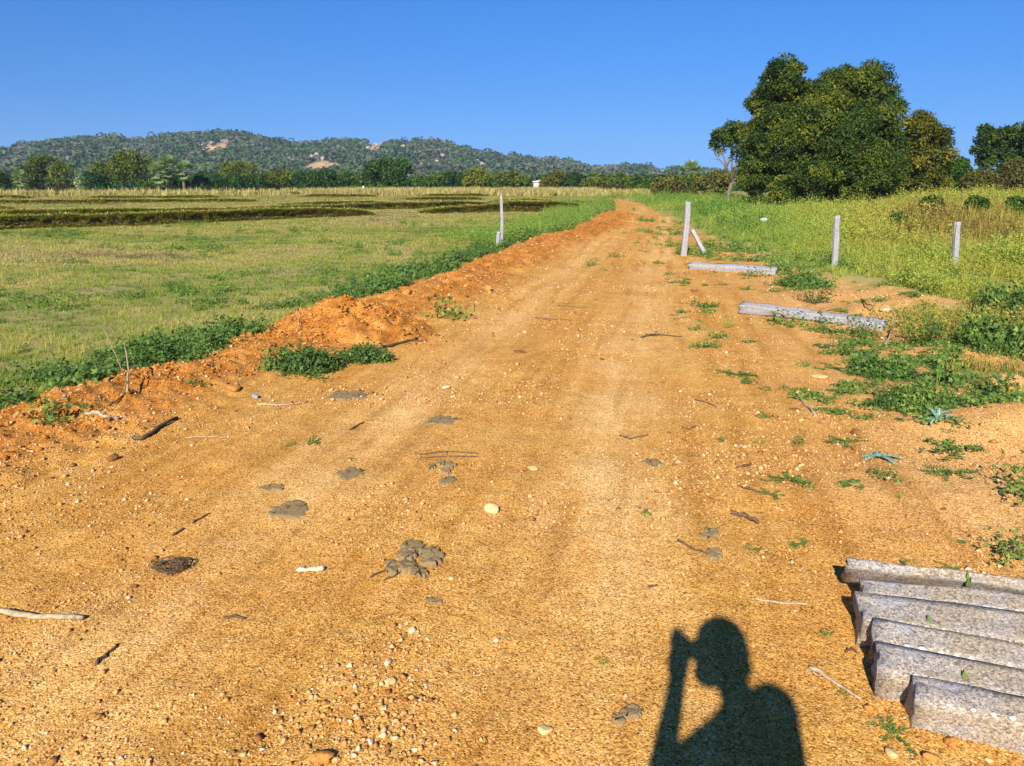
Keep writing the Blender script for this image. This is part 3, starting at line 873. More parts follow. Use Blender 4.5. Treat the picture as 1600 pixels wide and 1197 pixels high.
# small seedlings thinning out over the sandy margin
rg = np.random.default_rng(51)
yy = 2.6 * (30 / 2.6) ** rg.random(2000); xx = xr(yy) - (-0.3 + 2.6 * rg.random(2000) ** 1.6) * np.clip(yy / 8, 0.5, 1.2)
pm = fbm(xx * 1.1, yy * 1.1, 500, 3); keep = (pm > 0.10); xx, yy = xx[keep], yy[keep]; zz = terrain(xx, yy); nn = len(xx)
V, Fc, T = scatter(LOWB[:3] + FLAT[:1] + SPRAWL[:2], np.stack([xx, yy, zz - 0.004], 1), rg.random(nn) * 6.283, 0.08 + 0.20 * rg.random(nn) ** 1.6, 0.50 + 0.3 * rg.random(nn), 10, 0.12)
tag(link('seedling_weeds', mesh_np('seedling_weeds', V, Fc, M['weed'], np.clip(T, 0, 1))), 'tiny green seedlings thinning out over the sandy road margin', 'weeds', kind='stuff')

# --- loose gravel of the road
def octa(seed):
    rg = np.random.default_rng(seed)
    v = np.array([[1, 0, 0], [0, 1, 0], [-1, 0, 0], [0, -1, 0], [0, 0, 1], [0, 0, -1]], float) * (0.6 + 0.7 * rg.random((6, 1))) + rg.normal(0, 0.18, (6, 3))
    f = np.array([[0, 1, 4], [1, 2, 4], [2, 3, 4], [3, 0, 4], [1, 0, 5], [2, 1, 5], [3, 2, 5], [0, 3, 5]])
    return v * np.array([1, 0.85, 0.6]), f, np.full(8, 0.5)


OCT = [octa(700 + i) for i in range(10)]
x, y, r, rg = polar_pts(160000, 1.5, 22, -46, 46, 61, 0.3)
z, A, reg, ex = terrain(x, y, True)
pc = fbm(x * 1.4, y * 1.4, 600, 4)
dens = np.clip(0.52 + 0.6 * np.exp(-((x + 0.40) ** 2 / 0.05 + (y - 2.15) ** 2 / 0.12)) + 1.5 * pc - 0.35 * A['track'] + 0.35 * A['soil'], 0.03, 1)
keep = (A['field'] < 0.4) & (rg.random(len(x)) < dens); x, y, z, r, pc = (q[keep] for q in (x, y, z, r, pc)); nn = len(x); rg = np.random.default_rng(62)
s = (0.0022 + 0.0045 * rg.random(nn) ** 2.5 + 0.009 * (rg.random(nn) < 0.05 + 0.45 * np.exp(-((x + 0.40) ** 2 / 0.05 + (y - 2.15) ** 2 / 0.12))) * rg.random(nn)) * (1 + 0.10 * r) * (1 + 0.5 * np.clip(pc, 0, 1))
tt = np.clip(0.48 + 0.30 * rg.normal(0, 1, nn) + 0.35 * (rg.random(nn) < 0.04), 0, 1)
V, Fc, T = scatter(OCT, np.stack([x, y, z + s * 0.25], 1), rg.random(nn) * 6.283, s, tt, 11, 0.05)
tag(link('gravel', mesh_np('gravel', V, Fc, M['gravel'], T)), 'loose coarse sand and gravel of the road surface', 'gravel', kind='stuff')
# crumbs of soil fallen from the bank and the heap
M['crumb'] = tint_mat('crumb', [(0.0, (0.26, 0.085, 0.014)), (0.5, (0.48, 0.19, 0.035)), (1.0, (0.62, 0.33, 0.10))], 60, 0.7, 0.008, 0.95, 0.05)
rg = np.random.default_rng(66); n_ = 9000
yy = 3.6 * (40 / 3.6) ** rg.random(n_); xx = xl(yy) + 0.05 + (0.9 + 0.02 * yy) * rg.random(n_) ** 1.2
hx_ = HEAP[0] + rg.normal(0, 0.50, 6000); hy_ = HEAP[1] + rg.normal(0, 0.42, 6000)
xx = np.concatenate([xx, hx_]); yy = np.concatenate([yy, hy_]); pc = fbm(xx * 1.3, yy * 1.3, 640, 3)
keep = rg.random(len(xx)) < 0.45 + 1.2 * pc; xx, yy = xx[keep], yy[keep]; zz = terrain(xx, yy); nn = len(xx)
s = (0.006 + 0.022 * rg.random(nn) ** 3.5) * (1 + 0.035 * yy)
V, Fc, T = scatter(OCT, np.stack([xx, yy, zz + s * 0.1], 1), rg.random(nn) * 6.283, s, np.clip(0.45 + 0.25 * rg.normal(0, 1, nn), 0, 1), 16, 0.05)
tag(link('soil_rubble', mesh_np('soil_rubble', V, Fc, M['crumb'], T)), 'crumbly reddish soil rubble along the bank', 'soil', kind='stuff')
del V, Fc, T

# ------------------------------------------------------------------ hill


SKY = np.array([(-700, 268), (-400, 252), (-200, 243), (0, 238), (50, 229), (100, 222), (130, 219), (180, 217), (220, 222), (260, 217), (300, 212), (340, 209), (375, 208),
                (400, 214), (430, 220), (465, 227), (500, 225), (540, 222), (575, 220), (600, 222), (640, 221), (680, 222), (710, 230), (740, 238), (780, 245), (820, 248),
                (860, 249), (885, 252), (910, 260), (940, 265), (965, 262), (1000, 262), (1040, 264), (1070, 267), (1100, 269), (1160, 275), (1300, 281), (1500, 285), (1900, 287)], float)
_sa = np.array([math.atan2(ray(px, YH)[0], ray(px, YH)[1]) for px in SKY[:, 0]])
_se = np.array([math.atan2(ray(px, py)[2], math.hypot(ray(px, py)[0], ray(px, py)[1])) for px, py in SKY])
R0, R1 = 430.0, 900.0


def hill_z(az, r):
    H = np.maximum(R1 * np.tan(np.interp(az, _sa, _se)) + HCAM - 4.5, -3)
    x = r * np.sin(az); y = r * np.cos(az)
    n = fbm(x * 0.006, y * 0.006, 801, 4)
    n2 = fbm(x * 0.03, y * 0.03, 807, 4)
    t = np.clip((r - R0) / (R1 - R0), 0, 1)
    prof = np.clip(t + 0.16 * n * (1 - t) * np.minimum(1, t * 4), 0, 1)
    prof = 0.35 * prof + 0.65 * sst(0, 1, prof)
    back = sst(1500, 950, r)
    return (H * prof + 3.0 * n2 * np.minimum(1, t * 3) * (t < 0.93)) * np.where(r > R1, back, 1) - 0.5


def px_on_hill(px, py):
    d = ray(px, py); hx = math.hypot(d[0], d[1]); az = math.atan2(d[0], d[1])
    rr = np.linspace(R0, R1 + 60, 400)
    zz = hill_z(np.full_like(rr, az), rr); rayz = HCAM + d[2] / hx * rr
    k = np.where(zz >= rayz)[0]
    i = k[0] if len(k) else len(rr) - 30
    return np.array([rr[i] * math.sin(az), rr[i] * math.cos(az), zz[i]]), az, rr[i]


BARE = [(508, 263, 34, 9), (470, 268, 18, 5), (530, 268, 22, 6), (328, 232, 12, 5), (352, 228, 10, 4), (585, 227, 13, 5), (690, 272, 30, 3.0), (720, 276, 40, 2.5), (770, 272, 30, 3), (872, 257, 6, 5), (840, 272, 40, 3)]
BW = [(px_on_hill(px, py), w, h) for px, py, w, h in BARE]


def bareness(az, r, z):
    e = (z - HCAM) / r; b = np.zeros_like(az)
    for (p, a0, r0_), w, h in BW:
        e0 = (p[2] - HCAM) / r0_
        b = np.maximum(b, np.exp(-(((az - a0) * 1240 / w) ** 2 + ((e - e0) * 1240 / h) ** 2)))
    return b


az = np.radians(np.arange(-62, 50.01, 0.16)); rr = np.concatenate([np.linspace(R0 - 10, R1 + 20, 130), np.linspace(R1 + 40, 1560, 16)])
A_, R_ = np.meshgrid(az, rr); Z_ = hill_z(A_.ravel(), R_.ravel())
bb = bareness(A_.ravel(), R_.ravel(), Z_)
V = np.stack([(R_ * np.sin(A_)).ravel(), (R_ * np.cos(A_)).ravel(), Z_], 1)
nr, na = A_.shape
i = np.arange(nr - 1)[:, None]; j = np.arange(na - 1)[None]
Q = np.stack([i * na + j, (i + 1) * na + j, (i + 1) * na + j + 1, i * na + j + 1], -1).reshape(-1, 4)[:, ::-1]
fld = bb + 0.0
tag(link('hill', mesh_np('hill', V, Q, M['hill'], smooth=True, attrs={'bare': sst(0.25, 0.6, bb + 0.25 * fbm(V[:, 0] * 0.05, V[:, 1] * 0.05, 9, 3) * (bb > 0.08))})), kind='structure')


BOULD = [(318, 231, 9, 7, 'pale cliff of bare rock high on the hill, highest of the outcrops above the palms'), (333, 230, 12, 8, 'broad sunlit rock slab high on the hill beside a pale cliff'), (352, 227, 12, 4, 'low flat rock ledge trailing off the sunlit slab on the hill'),
         (495, 246, 4, 4, 'small pale boulder topping the dark rocks above the sandy cutting'), (488, 249, 5, 4, 'grey boulder just below the small topmost one above the sandy cutting'), (504, 254, 5, 4, 'brown boulder at the upper lip of the sandy cutting'), (520, 264, 6, 5, 'rounded tan boulder inside the sandy cutting'),
         (480, 268, 9, 6, 'pale weathered rock at the lower rim of the sandy cutting'), (574, 224, 7, 6, 'white rock on the hill crest at the saddle'), (587, 223, 9, 6, 'pointed pale rock rising above the hill crest'), (574, 236, 5, 5, 'white boulder hanging below the crest rocks'), (597, 231, 6, 5, 'pale rock just under the pointed crest rock'),
         (626, 222, 4, 6, 'thin upright white rock standing on the hill crest'), (641, 226, 3, 5, 'small white block by the upright crest rock'), (630, 233, 5, 3, 'flat white rock below the upright crest rock'), (626, 246, 4, 3, 'small pale stone above the dense dark tree'), (675, 253, 5, 6, 'white boulder midway up the bare grey slope'), (683, 257, 6, 4, 'long pale rock next to the white boulder on the grey slope'),
         (710, 237, 5, 5, 'lone white cube shaped boulder near the descending ridge line'), (748, 244, 5, 4, 'slanting white rock slab close under the ridge line'), (745, 257, 4, 4, 'small white rock leaning on the big tan dome boulder'), (752, 261, 10, 8, 'big smooth tan dome boulder on the lower hill slope'), (692, 247, 5, 3, 'tan rock ledge in the bushes of the grey slope'),
         (873, 256, 6, 8, 'reddish cliff face on the small knoll of the ridge'), (921, 269, 4, 3, 'small white rocks patch low on the hill behind the road bend'), (1037, 269, 12, 7, 'large pale dome rock low on the hill beside the lone palm'), (1020, 270, 3, 2, 'tiny white rock low on the hill near the pale dome rock')]
BP = [(px_on_hill(px, py), w, h) for px, py, w, h, _l in BOULD]


def t_crown(seed, n=75):
    rg = np.random.default_rng(seed); mb = MB()
    lob = [(rg.normal(0, 0.28, 3) * np.array([1, 1, 0.5]) + np.array([0, 0, 0.45]), 0.35 + 0.2 * rg.random()) for _ in range(4)]
    for k in range(n):
        c, R = lob[rg.integers(4)]
        d = nrmz(rg.normal(0, 1, 3) + np.array([0, -0.15, 0.35])); p = c + d * R
        p[2] = max(p[2], 0.02)
        nn_ = nrmz(d + 0.7 * rg.normal(0, 1, 3)); a = nrmz(np.cross(nn_, rg.normal(0, 1, 3))); b = np.cross(nn_, a)
        L = 0.30 * (0.6 + 0.8 * rg.random())
        mb.add(diamond(p - a * L / 2, a, b, L, L * 0.8), [[0, 1, 2, 3]], 0.5)
    return mb.arr()


CROWN = [t_crown(900 + i) for i in range(8)]
rg = np.random.default_rng(71); n = 15000
az = np.radians(-40 + 66 * rg.random(n)); r = R0 + 5 + (R1 + 25 - R0) * rg.random(n) ** 0.85
z = hill_z(az, r); b = bareness(az, r, z); cl = fbm(r * np.sin(az) * 0.018, r * np.cos(az) * 0.018, 905, 3)
clear = np.zeros(n, bool)
for (p, a0, r0_), bw_, bh_ in BP:
    e0 = (p[2] - HCAM) / r0_; e = (z - HCAM) / r
    clear |= (np.abs(az - a0) * 1240 < bw_ * 0.8 + 2) & ((e - e0) * 1240 < bh_ * 0.6 + 1) & ((e - e0) * 1240 > -bh_ - 7)
keep = (b < 0.38) & ~clear & (rg.random(n) < 0.78 + 0.5 * cl) & (z > 0.5)
az, r, z, cl = az[keep], r[keep], z[keep], cl[keep]; n = len(az); rg = np.random.default_rng(72)
s = (4.2 + 5.0 * rg.random(n) ** 1.8) * (0.8 + 0.35 * r / R1)
tt = np.where(rg.random(n) < 0.18 - 0.3 * cl, 0.82 + 0.18 * rg.random(n), 0.12 + 0.52 * rg.random(n))
V, Fc, T = scatter(CROWN, np.stack([r * np.sin(az), r * np.cos(az), z - 0.6], 1), rg.random(n) * 6.283, np.stack([s, s, s * (0.65 + 0.3 * rg.random(n))], 1), tt, 12, 0.07)
tag(link('hill_woods', mesh_np('hill_woods', V, Fc, M['hilltree'], T)), 'dark scrub woods covering the far rocky hill', 'woods', kind='stuff')


def icos(seed, sub=3, amp=0.22, fr=1.6, flat=1.0, facet=0.0):
    import bmesh
    bm = bmesh.new(); bmesh.ops.create_icosphere(bm, subdivisions=sub, radius=1.0)
    rg = np.random.default_rng(seed); planes = [nrmz(rg.normal(0, 1, 3)) for _ in range(11)]; cut = [0.45 + 0.3 * rg.random() for _ in range(11)]
    V = np.array([v.co[:] for v in bm.verts]); Fc = np.array([[v.index for v in f.verts] for f in bm.faces]); bm.free()
    for pl, c in zip(planes, cut):
        dd = V @ pl; over = np.maximum(dd - c, 0); V = V - np.outer(over, pl) * 0.9
    nz = fbm(V[:, 0] * fr + V[:, 2] * 1.3 + seed, V[:, 1] * fr - V[:, 2] * 0.9, seed, 4)
    V = V * (1 + amp * nz)[:, None]
    V[:, 2] *= flat
    return V, Fc


bvar = []
for k in range(6):
    v, f = icos(1000 + k, 3, 0.25, 1.4, 0.85); bvar.append(mesh_np('boulder', v, f, M['rock'], smooth=False))
for k, (px, py, w, h, lab) in enumerate(BOULD):
    p, a, r_ = px_on_hill(px, py)
    sx = w * r_ / 1240 * 0.5 + 1.0
    d = np.array([math.sin(a), math.cos(a), 0])
    o = link('boulder', bvar[k % 6], None, p - d * (10 + sx * 0.6) + np.array([0, 0, 2.2]), random.random() * 6.28, (sx, sx * 0.8, h * r_ / 1240 * 0.5 + 1.3))
    tag(o, lab, 'boulder', 'pale boulders on the hill')

# ------------------------------------------------------------------ trees


def tree(name, Y, base, blobs, label, cat='tree', mat='neem', leaf=0.22, nsub=14, per=240, trunk_r=0.25, bark='bark', group=None, tint=(0.45, 0.22), trunks=1, seed=0, sub=(0.16, 0.30), bare_limbs=(), open_=0.0, flatten=0.8):
    """base: pixel of the foot; blobs: (px, py, rx, ry[, dz]) in pixels of the photograph, set at distance Y and given real depth"""
    rg = np.random.default_rng(seed)
    b0 = at(base[0], base[1], Y); b0[2] = hz(b0[0], b0[1])
    k = Y / 1240.0
    root = empty(name, b0)
    tag(root, label, cat, group)
    mb = MB(); limbs = MB(); sub_c = []
    ells = []
    for bl in blobs:
        c = at(bl[0], bl[1], Y) + np.array([0, (bl[4] if len(bl) > 4 else 0.0) * k * 100, 0])
        ells.append((c, bl[2] * k, bl[3] * k))
    zmin = b0[2] + 0.05
    for c, rx, ry in ells:
        ns = max(5, int(nsub * (0.5 + 0.5 * rx * ry / np.mean([e[1] * e[2] for e in ells]))))
        for q in range(ns):
            d = nrmz(rg.normal(0, 1, 3) + np.array([0, -0.25, 0.25])); f = 0.60 + 0.34 * rg.random()
            p = c + d * np.array([rx, (rx + ry) * 0.5, ry]) * f
            R = (sub[0] + (sub[1] - sub[0]) * rg.random()) * (rx + ry) * 0.5 + leaf * 0.8
            sub_c.append((p, R, c))
        for q in range(max(2, ns // 5)):        # inner filling
            p = c + rg.normal(0, 0.28, 3) * np.array([rx, rx, ry]); sub_c.append((p, 0.35 * min(rx, ry) + leaf, c))
    VV = []; TT = []
    for p, R, c in sub_c:
        n = int(per * (0.6 + 0.8 * rg.random()))
        d = rg.normal(0, 1, (n, 3)); d[:, 2] += 0.25; d /= np.linalg.norm(d, axis=1)[:, None]
        rad = R * (0.55 + 0.5 * rg.random(n) ** 0.7)
        P = p + d * rad[:, None] * np.array([1, 1, flatten])
        P += rg.normal(0, leaf * 0.35, (n, 3))
        P[:, 2] = np.where(P[:, 2] < zmin, zmin + rg.random(n) * 0.6, P[:, 2])
        nn_ = d * 0.55 + np.array([0, 0, 0.35]) + rg.normal(0, 0.6, (n, 3)); nn_ /= np.linalg.norm(nn_, axis=1)[:, None]
        a = np.cross(nn_, rg.normal(0, 1, (n, 3))); a[:, 2] -= 0.25 * rg.random(n); a /= np.linalg.norm(a, axis=1)[:, None] + 1e-9
        b = np.cross(nn_, a); b /= np.linalg.norm(b, axis=1)[:, None] + 1e-9
        L = (leaf * (0.6 + 0.8 * rg.random(n)))[:, None]
        VV.append(np.stack([P - a * L * 0.5, P + b * L * 0.24, P + a * L * 0.5, P - b * L * 0.24], 1).reshape(-1, 3))
        t0 = tint[0] + tint[1] * rg.normal(0, 0.7)
        TT.append(np.clip(t0 + 0.13 * rg.normal(0, 1, n), 0, 1))
    V = np.concatenate(VV) - b0; T = np.concatenate(TT)
    link('crown', mesh_np('crown', V, np.arange(len(V)).reshape(-1, 4), M[mat], T), root)
    tops = [e[0] for e in ells]
    ctr = np.mean(tops, axis=0)
    for q in range(trunks):
        o = np.array([(q - (trunks - 1) / 2) * trunk_r * 3.2, 0.3 * q, 0])
        fork = b0 + o + (ctr - b0) * np.array([0.25, 0.25, 0.40])
        limbs.add(*tube([b0 + o + np.array([0, 0, -0.3]), b0 + o + (fork - b0 - o) * 0.5 + rg.normal(0, trunk_r * 0.4, 3), fork], [trunk_r * 1.35, trunk_r, trunk_r * 0.75], 8, 3, 0.2))
        for e in tops[q::trunks]:
            m = fork + (e - fork) * 0.5 + rg.normal(0, 0.06, 3) * np.linalg.norm(e - fork)
            limbs.add(*tube([fork, m, e], [trunk_r * 0.55, trunk_r * 0.34, trunk_r * 0.12], 6, 5, 0.2))
    for (p0, p1, r0, r1) in bare_limbs:
        A0, A1 = at(p0[0], p0[1], Y), at(p1[0], p1[1], Y)
        limbs.add(*tube([A0, (A0 + A1) / 2 + rg.normal(0, 0.12, 3), A1], [r0, (r0 + r1) / 2, r1], 6, 7, 0.2))
    for (p, R, c) in sub_c[::3]:
        limbs.add(*tube([c, (c + p) / 2 + rg.normal(0, 0.1, 3) * R, p], [trunk_r * 0.16, trunk_r * 0.1, trunk_r * 0.05], 4, 9, 0.2))
    Vt, Ft, Tt = limbs.arr()
    link('trunk', mesh_np('trunk', Vt - b0, Ft, M[bark], smooth=True), root)
    return root


def pxw(Y): return Y / 1240.0


# the big spreading tree and its neighbours
tree('broad_tree', 48, (1247, 322), [(1222, 136, 40, 40), (1205, 165, 28, 34, 0.3), (1338, 140, 58, 38), (1280, 160, 48, 42), (1368, 182, 38, 48), (1208, 214, 40, 46, -0.1), (1290, 215, 72, 55, -0.3), (1350, 232, 58, 48, 0.1),
     (1200, 262, 34, 32), (1330, 268, 68, 34, -0.3), (1395, 250, 30, 44, 0.3), (1248, 275, 34, 24, -0.7), (1285, 292, 40, 16, -0.2), (1215, 292, 26, 12, -0.4), (1370, 288, 50, 18, 0.2), (1182, 236, 26, 38, 0.1), (1186, 280, 30, 22, 0.1), (1225, 300, 34, 14, -0.3), (1320, 298, 50, 14, -0.2), (1290, 190, 60, 50, 0.3), (1243, 195, 38, 48, 0.0), (1258, 245, 42, 40, -0.1)],
     'huge broad dark green tree with a double trunk standing in the scrub', 'tree', 'neem', 0.165, 34, 330, 0.30, seed=1, trunks=2, tint=(0.53, 0.30), sub=(0.15, 0.27))
tree('ochre_tree', 53, (1432, 302), [(1420, 215, 40, 36), (1450, 245, 34, 46), (1410, 262, 44, 38), (1455, 222, 20, 20), (1440, 285, 44, 20), (1405, 290, 36, 16)], 'yellowish olive tree crowding the edge of the huge dark tree', 'tree', 'ochre', 0.20, 22, 260, 0.2, seed=2, tint=(0.36, 0.24),
     bare_limbs=[((1448, 215), (1458, 178), 0.04, 0.015), ((1455, 230), (1474, 200), 0.03, 0.012)])
tree('slim_tree', 62, (1137, 304), [(1152, 207, 34, 16), (1122, 222, 17, 16), (1166, 228, 24, 32), (1170, 264, 20, 30), (1185, 288, 26, 16), (1140, 212, 18, 12), (1192, 250, 26, 40, 0.1)], 'slender tree with pale bare trunk and a thin lopsided crown', 'tree', 'neem', 0.22, 12, 170, 0.16, bark='bark_pale', seed=3, tint=(0.42, 0.2),
     bare_limbs=[((1136, 270), (1118, 242), 0.09, 0.03), ((1134, 262), (1152, 222), 0.09, 0.03), ((1118, 242), (1108, 228), 0.04, 0.02), ((1124, 250), (1108, 250), 0.03, 0.01), ((1146, 238), (1160, 228), 0.04, 0.02)])
tree('dark_tree', 62, (1570, 302), [(1540, 228, 22, 28), (1562, 212, 18, 18), (1590, 232, 34, 34), (1615, 215, 30, 24), (1560, 258, 40, 24), (1620, 260, 40, 34)], 'dark tree with an airy crown beyond the scrub at the picture edge', 'tree', 'neem', 0.24, 16, 210, 0.25, seed=4, tint=(0.34, 0.16))
tree('thorn_shrub', 52, (1565, 302), [(1550, 282, 34, 18), (1590, 278, 34, 24), (1525, 286, 24, 14)], 'brownish thorn shrub in front of the dark airy tree', 'shrub', 'brush', 0.18, 16, 200, 0.08, seed=5, tint=(0.55, 0.2))
tree('reed_bush', 54, (1480, 302), [(1482, 278, 22, 22), (1498, 270, 16, 22), (1470, 288, 18, 12)], 'bright green bush filling the gap between the ochre and dark trees', 'shrub', 'green', 0.18, 16, 200, 0.06, seed=6, tint=(0.62, 0.2))

for k, (bx, by, w_, h_, lab) in enumerate([(1455, 328, 15, 9, 'small dark bush in the yellow scrub below the bright green bush'), (1524, 330, 15, 10, 'small rounded bush in the yellow scrub before the thorn shrub'), (1588, 338, 26, 14, 'dark bush cut by the picture edge in the yellow scrub'), (1405, 352, 12, 7, 'tiny dark bush between the two posts standing in scrub')]):
    tree('scrub_bush', 27 - k, (bx, by), [(bx, by - h_, w_, h_), (bx + w_ * 0.5, by - h_ * 0.7, w_ * 0.6, h_ * 0.7)], lab, 'bush', 'green', 0.10, 14, 120, 0.03, seed=60 + k, tint=(0.55, 0.2), group='small bushes in the scrub')
# far row of trees beyond the paddy field
R3 = 'trees beyond the paddy field'
far = [
    ('round_tree', 132, (15, 297), [(8, 284, 26, 13), (-22, 276, 26, 20)], 'low dark tree cut by the picture edge beyond the paddy field', 'neem', 0.35),
    ('olive_tree', 132, (72, 297), [(48, 268, 26, 22), (78, 262, 28, 20), (100, 274, 22, 22), (60, 282, 34, 14)], 'wide olive tree with two humps beyond the bunds', 'neem', 0.62),
    ('spreading_tree', 130, (193, 298), [(196, 252, 26, 18), (222, 268, 22, 24), (160, 262, 20, 12), (185, 275, 30, 14), (205, 262, 30, 24)], 'tall spreading tree with a yellow tinged shoulder beside the palms', 'neem', 0.6),
    ('teal_bush', 128, (150, 297), [(150, 281, 18, 12), (162, 286, 12, 10)], 'rounded blue green bush at the foot of the tall spreading tree', 'green', 0.25),
    ('pale_bush', 127, (127, 297), [(127, 288, 7, 8)], 'small pale grey green bush between the two biggest field trees', 'palm', 0.7),
    ('canopy_tree', 150, (372, 297), [(352, 271, 18, 12), (382, 267, 24, 12), (365, 262, 18, 8)], 'olive domed tree rising behind the dark flat hedge', 'neem', 0.72),
    ('thorn_tree', 136, (300, 297), [(288, 284, 26, 9), (318, 280, 28, 8), (340, 286, 26, 9), (270, 282, 14, 10)], 'flat topped dark green thorn tree under the palms', 'green', 0.45),
    ('thorn_tree', 134, (385, 297), [(372, 285, 26, 10), (398, 283, 18, 11)], 'flat dark thorn tree below the olive domed tree', 'green', 0.4),
    ('thorn_tree', 138, (440, 297), [(412, 281, 22, 12), (440, 279, 26, 13), (425, 289, 28, 8)], 'yellow green tangled thicket tree west of the sandy cutting', 'neem', 0.7),
    ('thorn_tree', 134, (495, 297), [(480, 282, 26, 13), (508, 280, 24, 12), (495, 289, 30, 8)], 'bright dark green thicket tree right under the sandy cutting', 'green', 0.42),
    ('thorn_tree', 136, (548, 297), [(538, 281, 20, 12), (556, 285, 22, 11)], 'low mixed green thicket beside the dense dark tree', 'green', 0.62),
    ('dense_tree', 126, (608, 298), [(590, 266, 22, 16), (615, 260, 24, 15), (632, 268, 16, 18), (605, 280, 34, 14), (608, 270, 30, 18)], 'dense dark green tree dominating the middle of the far field edge', 'green', 0.52),
    ('leafy_shrub', 138, (668, 297), [(660, 286, 18, 10), (680, 283, 16, 12)], 'mid green shrub pair just east of the dense dark tree', 'green', 0.62),
    ('leafy_shrub', 142, (712, 297), [(700, 282, 18, 13), (722, 284, 16, 12)], 'bluish dark shrub between the dense tree and the round yellowish tree', 'green', 0.3),
    ('yellow_tree', 130, (745, 298), [(745, 276, 18, 11), (738, 285, 16, 10), (755, 284, 14, 11)], 'round yellowish green tree below the tan dome boulder', 'neem', 0.85),
    ('leafy_shrub', 140, (792, 298), [(785, 282, 16, 12), (802, 280, 14, 11)], 'dark olive shrub behind the tall lone field post', 'neem', 0.6),
    ('leafy_shrub', 150, (822, 298), [(815, 285, 14, 10), (830, 290, 16, 7)], 'dark olive shrub in front of the white roofed shed', 'neem', 0.62),
    ('leafy_shrub', 138, (868, 298), [(858, 285, 18, 11), (872, 280, 16, 10)], 'ochre topped shrub east of the white roofed shed', 'ochre', 0.4),
    ('leafy_shrub', 150, (893, 297), [(895, 281, 20, 10), (885, 290, 24, 8)], 'dark green spreading shrub near the bend of the road', 'green', 0.35),
    ('leafy_shrub', 135, (930, 298), [(925, 286, 18, 11), (940, 283, 14, 9)], 'olive green shrub whose crown meets the end of the road', 'neem', 0.68),
    ('leafy_shrub', 125, (973, 301), [(973, 284, 15, 11), (985, 290, 16, 10)], 'rounded olive tree straight beyond the end of the road', 'neem', 0.7),
    ('leafy_shrub', 120, (1005, 302), [(1003, 288, 18, 10), (1020, 290, 16, 10)], 'fresh green shrub at the road bend opposite the olive tree', 'green', 0.6),
    ('brush_shrub', 88, (1042, 306), [(1032, 290, 16, 10), (1052, 288, 20, 11)], 'olive brown brush under the pale dome rock', 'brush', 0.75),
    ('brush_shrub', 92, (1075, 305), [(1068, 287, 20, 11), (1088, 285, 18, 11)], 'tall olive brush at the foot of the lone palm', 'neem', 0.6),
    ('brush_shrub', 80, (1110, 306), [(1100, 290, 16, 12), (1120, 285, 18, 14), (1112, 297, 18, 8)], 'dark brown green brush next to the slender pale trunk', 'brush', 0.6),
    ('brush_shrub', 82, (1055, 308), [(1040, 302, 18, 5), (1066, 303, 20, 5)], 'low reddish brown dead brush before the olive thicket', 'brush', 0.15),
    ('brush_shrub', 110, (960, 303), [(950, 298, 12, 5), (966, 299, 10, 5)], 'low dark brown brush at the very end of the road', 'brush', 0.25),
    ('brush_shrub', 122, (97, 299), [(98, 296, 9, 5)], 'small rusty brown bush before the wide olive tree', 'brush', 0.2),
]
for k, (nm, Y, base, blobs, lab, mt, tn) in enumerate(far):
    big = nm in ('dense_tree', 'spreading_tree', 'olive_tree')
    tree(nm, Y, base, blobs, lab, 'tree' if 'tree' in nm else 'shrub', mt, 0.42 if Y > 100 else 0.3, 13, 85 if Y > 100 else 110, 0.22 if big else 0.1, group=R3, tint=(tn, 0.17), seed=20 + k)
# unbroken low thicket behind them
rg = np.random.default_rng(81); n = 700
px_ = -160 + 1330 * rg.random(n); Yv = 150 + 22 * rg.random(n)
P = np.array([at(a, 292, b) for a, b in zip(px_, Yv)]); P[:, 2] = -0.4
s = np.where(px_ < 260, 1.8, 2.6) + 1.6 * rg.random(n)
V, Fc, T = scatter(CROWN, P, rg.random(n) * 6.283, np.stack([s, s, s * 0.75], 1), 0.25 + 0.45 * rg.random(n), 13, 0.15)
tag(link('thicket', mesh_np('thicket', V, Fc, M['green'], T)), 'continuous low green thicket behind the far row of trees', 'thicket', kind='stuff')


def palm(px, py_foot, py_crown, Y, rad, label, seed):
    rg = np.random.default_rng(seed)
    b0 = at(px, py_foot, Y); b0[2] = hz(b0[0], b0[1]); c = at(px, py_crown, Y) - b0
    root = empty('fan_palm', b0); tag(root, label, 'palm tree', 'fan palms')
    V, Fc = tube([(0, 0, -0.2), (0.05, 0, c[2] * 0.5), (c[0], 0, c[2])], [0.32, 0.24, 0.22], 8, 2, 0.1)
    link('trunk', mesh_np('trunk', V, Fc, M['bark_pale'], smooth=True), root)
    mb = MB()
    for k in range(26):
        el = math.radians(-55 + 135 * (k / 25.0)); a = k * 2.4 + rg.random() * 0.4
        d = np.array([math.cos(a) * math.cos(el), math.sin(a) * math.cos(el), math.sin(el)])
        s = nrmz(np.cross(d, [0, 0, 1])); up = np.cross(s, d)
        hub = c + d * rad * 0.5
        mb.add([c - s * .04, c + s * .04, hub + s * .03, hub - s * .03], [[0, 1, 2, 3]], 0.7)
        for j in range(-6, 7):
            t = j * 0.2
            dd = nrmz(d * math.cos(t) + s * math.sin(t) - up * 0.18 * abs(t) - np.array([0, 0, 0.12]))
            ww = nrmz(np.cross(dd, up))
            mb.add(diamond(hub, dd, ww, rad * 0.58 * (1 - 0.12 * abs(t)), rad * 0.10), [[0, 1, 2, 3]], 0.5 + 0.3 * rg.normal(0, 0.6))
    link('crown', mb.build('crown', M['palm']), root)


